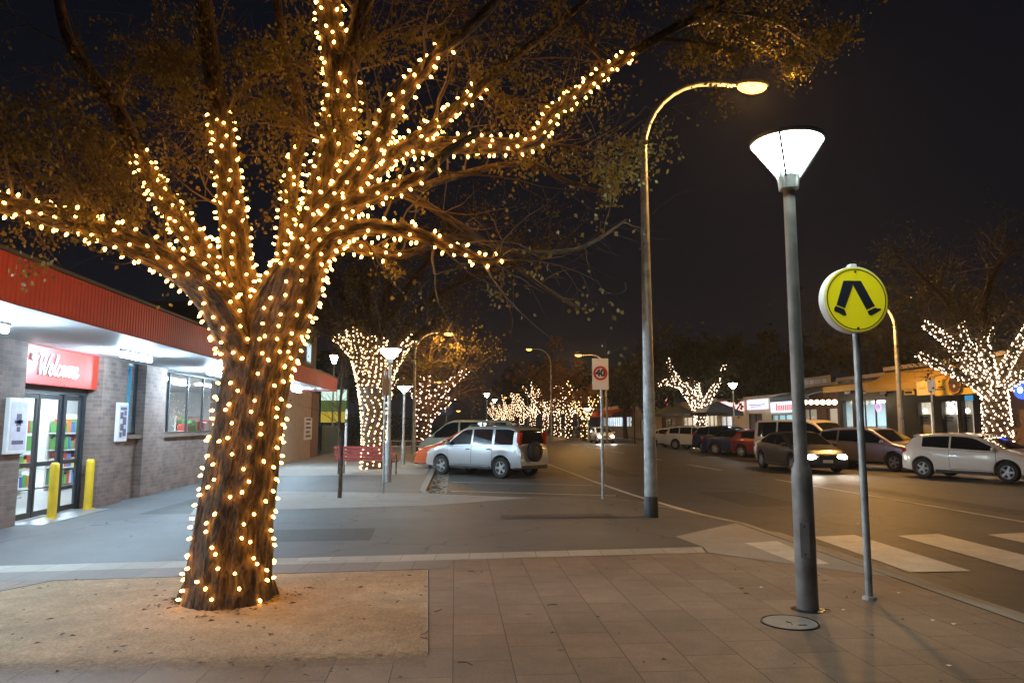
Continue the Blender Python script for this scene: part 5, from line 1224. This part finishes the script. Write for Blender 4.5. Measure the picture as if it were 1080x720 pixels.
car('suv', 'silver four wheel drive with black spare wheel on its tailgate', paint('silver', (.50, .52, .54), .55, .35), 529, 504, hd, -1, 1, group=A1)
def nose_in(shape, label, col_, nose, hd_):
    h = Vector((hd_[0], hd_[1], 0)).normalized(); return make_car(shape, label, col_, Vector((nose[0], nose[1], 0)) - h * SHAPES[shape]['L'] / 2, h, group=A1)
nose_in('wagon', 'orange red wagon nosed in just past the silver four wheel drive', paint('orange', (.55, .10, .03), .2), (-1.25, 28.6), (-.93, .37))
nose_in('hatch', 'white hatchback nosed in behind the orange red wagon', paint('offwhite', (.62, .64, .62)), (-1.2, 32.4), (-.93, .37))
nose_in('van', 'pale green van nosed in at the far end of the parked line', paint('palegreen', (.42, .52, .44)), (-1.5, 36.6), (-.93, .37))
car('hatch', 'white three door hatchback parked under the white lit tree', paint('white', (.74, .73, .70)), 976, 503.5, (.44, -.90), -1, -1, group=A2)
car('wagon', 'purplish silver wagon parked half hidden behind the grey moving sedan', paint('lilac', (.42, .38, .50), .5, .33), 945, 497, (.40, -.92), 1, -1, group=A2)
car('van', 'pale van with dark rear window parked behind the grey sedan', paint('beige', (.60, .56, .52)), 812, 488, (.42, -.91), -1, -1, group=A2)
car('hatch', 'dark red hatchback parked between the blue sedan and the grey sedan', paint('darkred', (.22, .02, .025), .2), 783, 482, (.5, -.87), -1, -1, group=A2)
car('sedan', 'dark blue sedan parked right of the curved street light pole', paint('navy', (.012, .03, .11), .3), 755.5, 479, (.62, -.78), -1, -1, group=A2)
car('wagon', 'black blue wagon parked between the white wagon and the blue sedan', paint('inkblue', (.02, .035, .09), .3), 743.5, 476.8, (.62, -.78), -1, -1, group=A2)
car('wagon', 'white wagon with dark side windows parked just right of the curved pole', paint('white', (.74, .73, .70)), 713, 473.6, (.66, -.75), -1, -1, group=A2)
car('sedan', 'white sedan parked just behind the white wagon at the curved pole', paint('white', (.74, .73, .70)), 690, 471.3, (.66, -.75), -1, -1, group=A2)
car('sedan', 'grey sedan driving towards the zebra crossing with headlights on', paint('grey', (.085, .085, .095), .5, .3), 838, 498, (-.02, -1), 1, -1, lit=True)
car('hatch', 'white hatchback far off driving this way with headlights on', paint('white', (.74, .73, .70)), 629, 467.4, (.0, -1), 1, -1, lit=True)
far_proto = car('sedan', 'dark grey sedan far down the road left of the oncoming white hatchback', paint('slate', (.12, .14, .17), .4), 601, 461.5, (.6, -.8), -1, -1, lo=True, group=A2)
for px, Y, lab in ((584, 112, 'furthest dark car in the row beyond the white hatchback'), (592, 102, 'second furthest dark car in the row beyond the white hatchback')):
    q = V(px, 447, Y); c = copy_tree(far_proto); c.location = (q.x, Y, ROAD); c['label'] = lab
# ------------------------------------------------------------------ shops across the road
FX = 22.0
def yz(px, py, x=FX): q = VX(px, py, x); return q.y, q.z
M['plaster'] = mat('plaster', (.42, .37, .32), .8, 0, .12, 1.5); M['blackfront'] = mat('black_front', (.025, .025, .028), .4, 0, .1); M['cream'] = mat('cream_wall', (.55, .48, .38), .8, 0, .1, 1.5)
M['awn_yellow'] = mat('awning_yellow', (.46, .31, .09), .6, 0, .08, 2); M['fas_yellow'] = mat('fascia_yellow', (.68, .48, .08), .5, 0, .06); M['awn_blue'] = mat('awning_blue', (.16, .22, .32), .6, 0, .1)
M['awn_red'] = mat('awning_red', (.42, .03, .03), .7, 0, .1); M['awn_grey'] = mat('awning_grey', (.10, .105, .10), .7, 0, .15, 2); M['boxwhite'] = emat('sign_box_white', (.82, .80, 1.0), 1.1); M['boxred'] = emat('sign_box_red', (1, .08, .06), .9); M['boxpink'] = emat('sign_box_pink', (1, .55, .5), 1.4)
def shop(name, label, px0, px1, top, wallm, win, awning=None, fascia=None, lightcol=(.8, .95, 1), lum=5, goods=(), depth=5.0, blinds=None):
    """a row shop facing the road (towards -X); py values are read at the shop's nearer end"""
    y1, y0 = yz(px0, 447)[0], yz(px1, 447)[0]           # left edge in the picture is the farther end
    t = thing(name, label, 'shop building', (FX, (y0 + y1) / 2, 0)); H = top
    ws = [(max(y0 + .15, yz(b, 447)[0]), min(y1 - .15, yz(a, 447)[0]), z0, z1) for a, b, z0, z1 in win]; ws.sort()
    wm = MB(); cur = y0 + .003
    for (a, b, z0, z1) in ws:
        if a > cur: wm.span((FX, cur, 0), (FX + .25, a, H))
        if z0 > .05: wm.span((FX, a, 0), (FX + .25, b, z0))
        wm.span((FX, a, z1), (FX + .25, b, H)); cur = b
    wm.span((FX, cur, 0), (FX + .25, y1 - .003, H))
    wm.span((FX + .25, y0 + .003, 0), (FX + depth, y0 + .15, H)).span((FX + .25, y1 - .15, 0), (FX + depth, y1 - .003, H)).span((FX + depth - .15, y0 + .15, 0), (FX + depth, y1 - .15, H))
    part(wm, 'wall', wallm, t)
    part(MB().span((FX - .12, y0 - .0, H), (FX + depth, y1, H + .18)), 'roof', M['plaster'], t)
    part(MB().span((FX + .25, y0 + .15, .0), (FX + depth - .15, y1 - .15, .01)).span((FX + .25, y0 + .15, 2.9), (FX + depth - .15, y1 - .15, 2.95)).span((FX + depth - .2, y0 + .19, .01), (FX + depth - .16, y1 - .19, 2.9)).span((FX + .25, y1 - .19, .01), (FX + depth - .2, y1 - .152, 2.9)).span((FX + .25, y0 + .152, .01), (FX + depth - .2, y0 + .19, 2.9)), 'room', M['inwall'], t)
    lm = emat('shop_light_%d' % len(MATS), lightcol, lum); nl = max(1, int((y1 - y0) / 2.5)); lb = MB()
    for k in range(nl):
        y = y0 + (k + .5) * (y1 - y0) / nl; lb.span((FX + 1.0, y - .5, 2.84), (FX + 3.6, y + .5, 2.895))
    part(lb, 'ceiling_light', lm, t)
    for a, b, z0, z1 in ws:
        nm = max(0, int((b - a) / 1.4)); window(t, a, b, z0, z1, FX + .1, [a + (b - a) * (k + 1) / (nm + 1) for k in range(nm)], M['blackfront'], .08)
    g = MB(); rr_ = random.Random(int(px0))
    y = y0 + .4
    while y < y1 - .9:
        for z in (.3, .8, 1.3, 1.8):
            g.mi = 6; g.span((FX + depth - .75, y, z - .03), (FX + depth - .25, y + .8, z))
            q = y + .03
            while q < y + .65: wd = rr_.uniform(.08, .22); g.mi = rr_.randrange(7); g.span((FX + depth - .72, q, z), (FX + depth - .3, q + wd, z + rr_.uniform(.15, .38))); q += wd + .03
        y += 1.0
    for k in range(int((y1 - y0) * .6)):
        y = rr_.uniform(y0 + .4, y1 - .9); g.mi = rr_.choice((6, 4, 6, 1)); g.span((FX + .7, y, .01), (FX + 1.2, y + rr_.uniform(.3, .7), rr_.uniform(.7, 1.3)))
    tag(part(g, 'shop_goods', goods_cols, t), kind='stuff')
    if awning:
        proj, za, zb_, am = awning; a = MB()
        vs = [(FX - .003, y0 + .02, za), (FX - .003, y1 - .02, za), (FX - proj, y1 - .02, zb_), (FX - proj, y0 + .02, zb_)]
        a.add(vs + [(x, y, z - .05) for x, y, z in vs], [(0, 1, 2, 3), (7, 6, 5, 4), (3, 2, 6, 7), (0, 3, 7, 4), (2, 1, 5, 6)]); a.span((FX - proj, y0 + .02, zb_ - .32), (FX - proj - .03, y1 - .02, zb_ + .001))
        part(a, 'awning', am, t)
        if proj > 1.8:
            for y in (y0 + .15, y1 - .15): part(MB().tube([(FX - proj + .08, y, 0), (FX - proj + .08, y, zb_ - .02)], .045, 8), 'awning_post', M['blackfront'], t)
    if fascia:
        za, zb_, fm = fascia; part(MB().span((FX - .06, y0 + .05, za), (FX - .004, y1 - .05, zb_)), 'fascia', fm, t)
    return t
def sign_on(name, label, px0, px1, py0, py1, m, x=FX - .08, cat='sign', marks=None, mm=None, th=.08):
    (ya, za), (yb, zb_) = yz(px0, py0, x), yz(px1, py1, x); t = thing(name, label, cat, (x, (ya + yb) / 2, min(za, zb_)))
    part(MB().span((x - th / 2, yb, min(za, zb_)), (x + th / 2, ya, max(za, zb_)), bev=.01), 'panel', m, t)
    if marks:
        k = MB()
        for a, b, c_, d_ in marks: # fractions left->right, bottom->top
            y_ = lambda s: ya + (yb - ya) * s; z_ = lambda s: min(za, zb_) + abs(za - zb_) * s
            k.span((x - th / 2 - .012, y_(a), z_(c_)), (x - th / 2 - .002, y_(b), z_(d_)))
        part(k, 'sign_marks', mm, t)
    return t
# cafe with yellow awning, at the right
cafe = shop('cafe', 'cafe with yellow awning and fascia, black columns and warm windows', 937, 1042, 4.35, M['blackfront'], [(968, 984, .5, 2.7), (993, 1011, .5, 2.7), (1014, 1028, .5, 2.7)], (1.1, 4.25, 3.55, M['awn_yellow']), None, (1, .82, .6), 7)
sign_on('cafe_sign', 'yellow cafe sign board with a round brown emblem, left of the lit tree', 986, 1030, 401, 415, M['fas_yellow'], FX - 1.22, marks=[(.1, .24, .5, .58), (.12, .28, .36, .44), (.72, .8, .6, .68), (.74, .9, .4, .48)], mm=mat('brown_ink', (.16, .08, .02), .5, 0, 0))
q = VX(1007, 405, FX - 1.32); em_ = thing('emblem_sign', 'round brown badge with a pale bear like emblem on the yellow cafe sign', 'sign', (FX - 1.30, q.y, q.z)); RYm = Matrix.Rotation(-pi / 2, 3, 'Y')
MB().lathe([(0, .05), (.42, .05), (.44, .0), (.0, 0)], 32, (0, 0, 0), RYm).build('disc', mat('emblem_brown', (.10, .045, .02), .5, 0, .1), em_, 30)
MB().lathe([(.40, .0505), (.40, .06), (.35, .06), (.35, .0505)], 32, (0, 0, 0), RYm, True).build('ring', mat('emblem_tan', (.5, .28, .08), .5, 0, .1), em_)
MB().lathe([(0, .058), (.17, .057), (.17, .0505)], 16, (0, 0, -.04), RYm).lathe([(0, .058), (.06, .057), (.06, .0505)], 10, (0, .14, .12), RYm).lathe([(0, .058), (.06, .057), (.06, .0505)], 10, (0, -.14, .12), RYm).build('emblem', M['signblack'], em_)
MB().lathe([(0, .062), (.07, .061), (.07, .0585)], 12, (0, 0, -.08), RYm).build('muzzle', M['posterpaper'], em_)
sign_on('cafe_menu_sign', 'pale yellow lit sign panel at the left end of the cafe sign board', 967, 986, 402, 416, mat('pale_yellow', (.75, .66, .36), .5, 0, .05), FX - 1.24, marks=[(.15, .7, .45, .55)], mm=M['fas_yellow'])
sign_on('cafe_menu_sign', 'small yellow and black sign hung left of the cafe sign board', 954, 964, 407, 416, M['fas_yellow'], FX - 1.05, marks=[(.1, .9, .15, .4)], mm=M['signblack'])
t = thing('window_lettering', 'large white lettering 8i on the middle cafe window', 'lettering', (FX + .09, yz(1003, 428)[0], yz(1003, 428)[1]))
text_on(t, '8i', 1.15, Matrix.Rotation(-pi / 2, 4, 'Z') @ Matrix.Rotation(pi / 2, 4, 'X'), emat('neon_white', (1, .97, .9), 2.2), 'letters', depth=.02, bold=.02)
for k, (a, b) in enumerate(((969, 983), (994, 1011), (1014, 1027))):
    sign_on('menu_board', ['pale menu board in the left cafe window', 'pale menu board in the middle cafe window under the lettering', 'pale menu board in the right cafe window'][k], a, b, 437, 458, M['cream'], FX + .3, 'menu board', [(.2, .8, .8, .86), (.2, .7, .66, .71)], M['signblack'], .03)
    for q_ in ((a + b) / 2,):
        y, z = yz(q_, 433, FX + .5); l_ = thing('pendant_lamp', 'warm pendant lamp hanging in the %s cafe window' % ['left', 'middle', 'right'][k], 'lamp', (FX + .5, y, z), 0, 'cafe pendant lamps'); MB().ball((0, 0, 0), .09, 10, 6).build('globe', emat('pendant', (1, .8, .5), 25), l_); MB().tube([(0, 0, .08), (0, 0, 2.9 - z)], .008, 4).build('cord', M['wire'], l_)
sign_on('screen', 'small blue glowing screen above the right cafe window', 1018, 1026, 417, 422, emat('screen_blue', (.1, .45, .8), .45), FX - .02, 'screen')
# bright cyan white shop
shop('bright_shop', 'shop with bright cyan white windows under a black fascia', 886, 937, 4.1, M['blackfront'], [(889, 900, .6, 3.0), (902, 937, .45, 3.0)], (.9, 3.95, 3.75, M['awn_yellow']), (3.05, 3.7, M['blackfront']), (.72, .97, 1), 13)
for k, (a, b) in enumerate(((891, 897), (909, 914), (928, 935))):
    sign_on('small_sign', ['small white sign panel at the left end of the black fascia', 'small white sign panel mid way along the black fascia', 'small white sign panel at the right end of the black fascia'][k], a, b, 407, 415, M['posterpaper'], FX - .12, 'sign', [(.1, .9, .3, .45), (.2, .8, .6, .7)], M['signblack'])
nq = yz(927, 429, FX + .06); t = thing('neon_sign', 'pink glowing neon mark in the bright shop window', 'neon sign', (FX + .02, nq[0], nq[1])); MB().lathe([(.22, -.01), (.25, 0), (.22, .01), (.19, 0)], 20, (0, 0, 0), RYm, True).build('tube', emat('neon_pink', (1, .2, .9), 3), t)
# shop with hanging warm bulbs
shop('bulb_lit_shop', 'brick shop with warm bulbs strung under a blue grey awning', 842, 886, 3.9, M['darkbrick'], [(846, 862, .5, 2.6), (872, 884, .05, 2.6)], (1.8, 3.75, 3.35, M['awn_blue']), None, (1, .75, .5), 2.5)
sign_on('roof_sign', 'pale lettered sign above the blue grey awning', 846, 876, 399, 406, M['plaster'], FX - .2, marks=[(.1, .25, .3, .7), (.3, .45, .3, .7), (.5, .7, .3, .7), (.76, .9, .3, .7)], mm=M['posterpaper'])
for k in range(7):
    px = 843 + k * 6.2; y, z = yz(px, 424, FX - 1.6); l_ = thing('hanging_bulb', 'warm bulb hanging under the blue grey awning, %s from the left' % ['first', 'second', 'third', 'fourth', 'fifth', 'sixth', 'seventh'][k], 'lamp', (FX - 1.6, y, z), 0, 'warm bulbs under the awning')
    MB().ball((0, 0, 0), .14, 10, 6).build('globe', emat('warm_globe', (1, .72, .42), 9), l_); MB().tube([(0, 0, .13), (0, 0, 3.3 - z)], .01, 4).build('cord', M['wire'], l_)
for px in (864, 868.5): pass
# red lettered white shop, white box sign shop
shop('white_sign_shop', 'shop with white lit sign in red letters and cyan window', 811, 842, 3.5, M['cream'], [(814, 836, .4, 2.3)], None, None, (.6, .95, 1), 11)
sign_on('shop_sign', 'white lit sign box with red lettering above the cyan window', 813, 841, 423, 434, emat('sign_box_cool', (.75, .88, 1), 1.2), FX - .12, marks=[(.22 + .07 * k, .265 + .07 * k, .15, .62 if k else .8) for k in range(10)], mm=M['boxred'])
shop('dark_door_shop', 'narrow shop with dark doors under a violet white sign box', 786, 811, 3.5, M['cream'], [(790, 804, .05, 2.4)], None, None, (1, .4, .3), .35)
sign_on('shop_sign', 'violet white lit sign box over the dark doors', 788, 810, 422, 431, M['boxwhite'], FX - .12, marks=[(.1, .9, .42, .5), (.2, .7, .25, .32)], mm=mat('violet_ink', (.3, .2, .4), .5, 0, 0))
shop('pink_sign_shop', 'shop front with pink glowing sign and a warm pillar', 758, 786, 3.4, M['cream'], [(760, 772, .3, 2.3)], None, None, (1, .9, .85), 8)
sign_on('shop_sign', 'pink white glowing sign on the shop beside the warm pillar', 776, 784, 424, 433, M['boxpink'], FX - .14)
sign_on('shop_sign', 'long pink edged sign strip left of the pink glowing sign', 758, 775, 424, 428, M['boxpink'], FX - .12)
shop('curtained_shop', 'dark roofed shop with white curtained windows beside the lit tree', 716, 758, 3.6, M['plaster'], [(720, 735, .4, 2.3), (744, 757, .3, 2.4)], None, None, (1, .75, .5), 6)
shop('long_shop', 'long low shop row behind the curved pole with dim windows', 668, 716, 3.6, M['plaster'], [(700, 712, .4, 2.2), (675, 688, .4, 2.2)], None, None, (1, .7, .4), 1.2)
shop('red_awning_shop', 'shop with a red awning over white lit windows far along the road', 634, 668, 3.9, M['plaster'], [(636, 666, 1.3, 2.6)], (2.6, 3.7, 2.9, M['awn_red']), None, (.75, .88, 1), 9)
sign_on('shop_sign', 'small red orange lit sign above the dark market umbrellas', 697, 704, 421, 427, emat('sign_orange', (1, .3, .2), 1.5), FX - .1)
# market umbrellas on the opposite footpath
def umbrella(px, Y, rad_, label, m):
    q = V(px, 447, Y); t = thing('market_umbrella', label, 'umbrella', (q.x, Y, 0), 0, 'dark umbrellas on the far footpath'); cn = MB(); n = 8
    vs = [(0, 0, 3.3)] + [(rad_ * cos(2 * pi * k / n), rad_ * sin(2 * pi * k / n), 2.45) for k in range(n)] + [(rad_ * cos(2 * pi * k / n), rad_ * sin(2 * pi * k / n), 2.25) for k in range(n)] + [(0, 0, 3.24)]
    cn.add(vs, [(0, k + 1, (k + 1) % n + 1) for k in range(n)] + [(k + 1, n + k + 1, n + (k + 1) % n + 1, (k + 1) % n + 1) for k in range(n)]); cn.build('canopy', m, t)
    MB().tube([(0, 0, 0), (0, 0, 3.35)], .035, 8).build('pole', M['galv'], t); MB().lathe([(.35, 0), (.35, .08), (.05, .12)], 12).build('base', M['concrete'], t)
umbrella(712, 56, 2.0, 'dark grey market umbrella left of the white lit tree', M['awn_grey']); umbrella(757, 50, 1.9, 'dark market umbrella between the white lit tree and the cone lamp', M['blackfront'])
# dark end building with blue round light at the right edge
shop('end_shop', 'dark timber shop front with a glowing blue round sign at the right edge', 1042, 1180, 4.4, M['brown'], [(1110, 1150, .5, 2.6)], (1.1, 4.3, 3.6, M['awn_grey']), None, (1, .7, .45), 2)
q = VX(1076, 411, FX - .2); t = thing('blue_round_sign', 'round glowing blue sign with white centre on the dark end shop', 'sign', (FX - .12, q.y, q.z))
MB().lathe([(0, .08), (.34, .08), (.36, .0), (0, 0)], 28, (0, 0, 0), RYm).build('disc', emat('sign_blue_glow', (.05, .12, 1), 1.6), t, 30); MB().lathe([(0, .095), (.13, .09), (.13, .0805)], 16, (0, 0, 0), RYm).build('centre', emat('sign_white_glow', (.9, .95, 1), 4), t)
q = VX(1069.5, 412, FX - .2); t = thing('amber_lamp', 'small amber lamp left of the blue round sign', 'lamp', (FX - .12, q.y, q.z)); MB().ball((0, 0, 0), .09, 10, 6).build('globe', emat('amber', (1, .5, .1), 6), t); MB().span((.0, -.05, -.05), (.12, .05, .05)).build('bracket', M['dark'], t)
# slim street tree stem and bins near the oncoming hatchback
q = V(669, 447, 60); t = thing('bare_tree', 'slim bare tree stem on the far footpath left of the curved pole', 'tree', (q.x, 60, 0)); MB().tube([(0, 0, 0), (.02, .05, 1.6), (0, 0, 3.4)], [.07, .06, .04], 8).build('trunk', M['bark'], t)
twm = MB(); Rr = random.Random(8)
for k in range(14): grow(twm, None, Vector((0, 0, 2.4 + k * .07)), Vector((Rr.gauss(0, .8), Rr.gauss(0, .8), 1)), Rr.uniform(.6, 1.4), .02, 1, Rr, 0, .1, -.1)
twm.build('twigs', M['twig'], t)

# ------------------------------------------------------------------ thin haze added for faint halos round the lamps
hz = MB().span((-320, -75, -1.2), (320, 715, 22)).build('haze', None)
hm = bpy.data.materials.new('halo_haze'); hm.use_nodes = True; hn = hm.node_tree.nodes; hn.remove(hn['Principled BSDF'])
pv_ = hn.new('ShaderNodeVolumePrincipled'); pv_.inputs['Density'].default_value = .0006; pv_.inputs['Color'].default_value = (.9, .92, .95, 1); pv_.inputs['Anisotropy'].default_value = .3
hm.node_tree.links.new(pv_.outputs[0], hn['Material Output'].inputs['Volume'])
hz.data.materials.clear(); hz.data.materials.append(hm); tag(hz, kind='stuff')
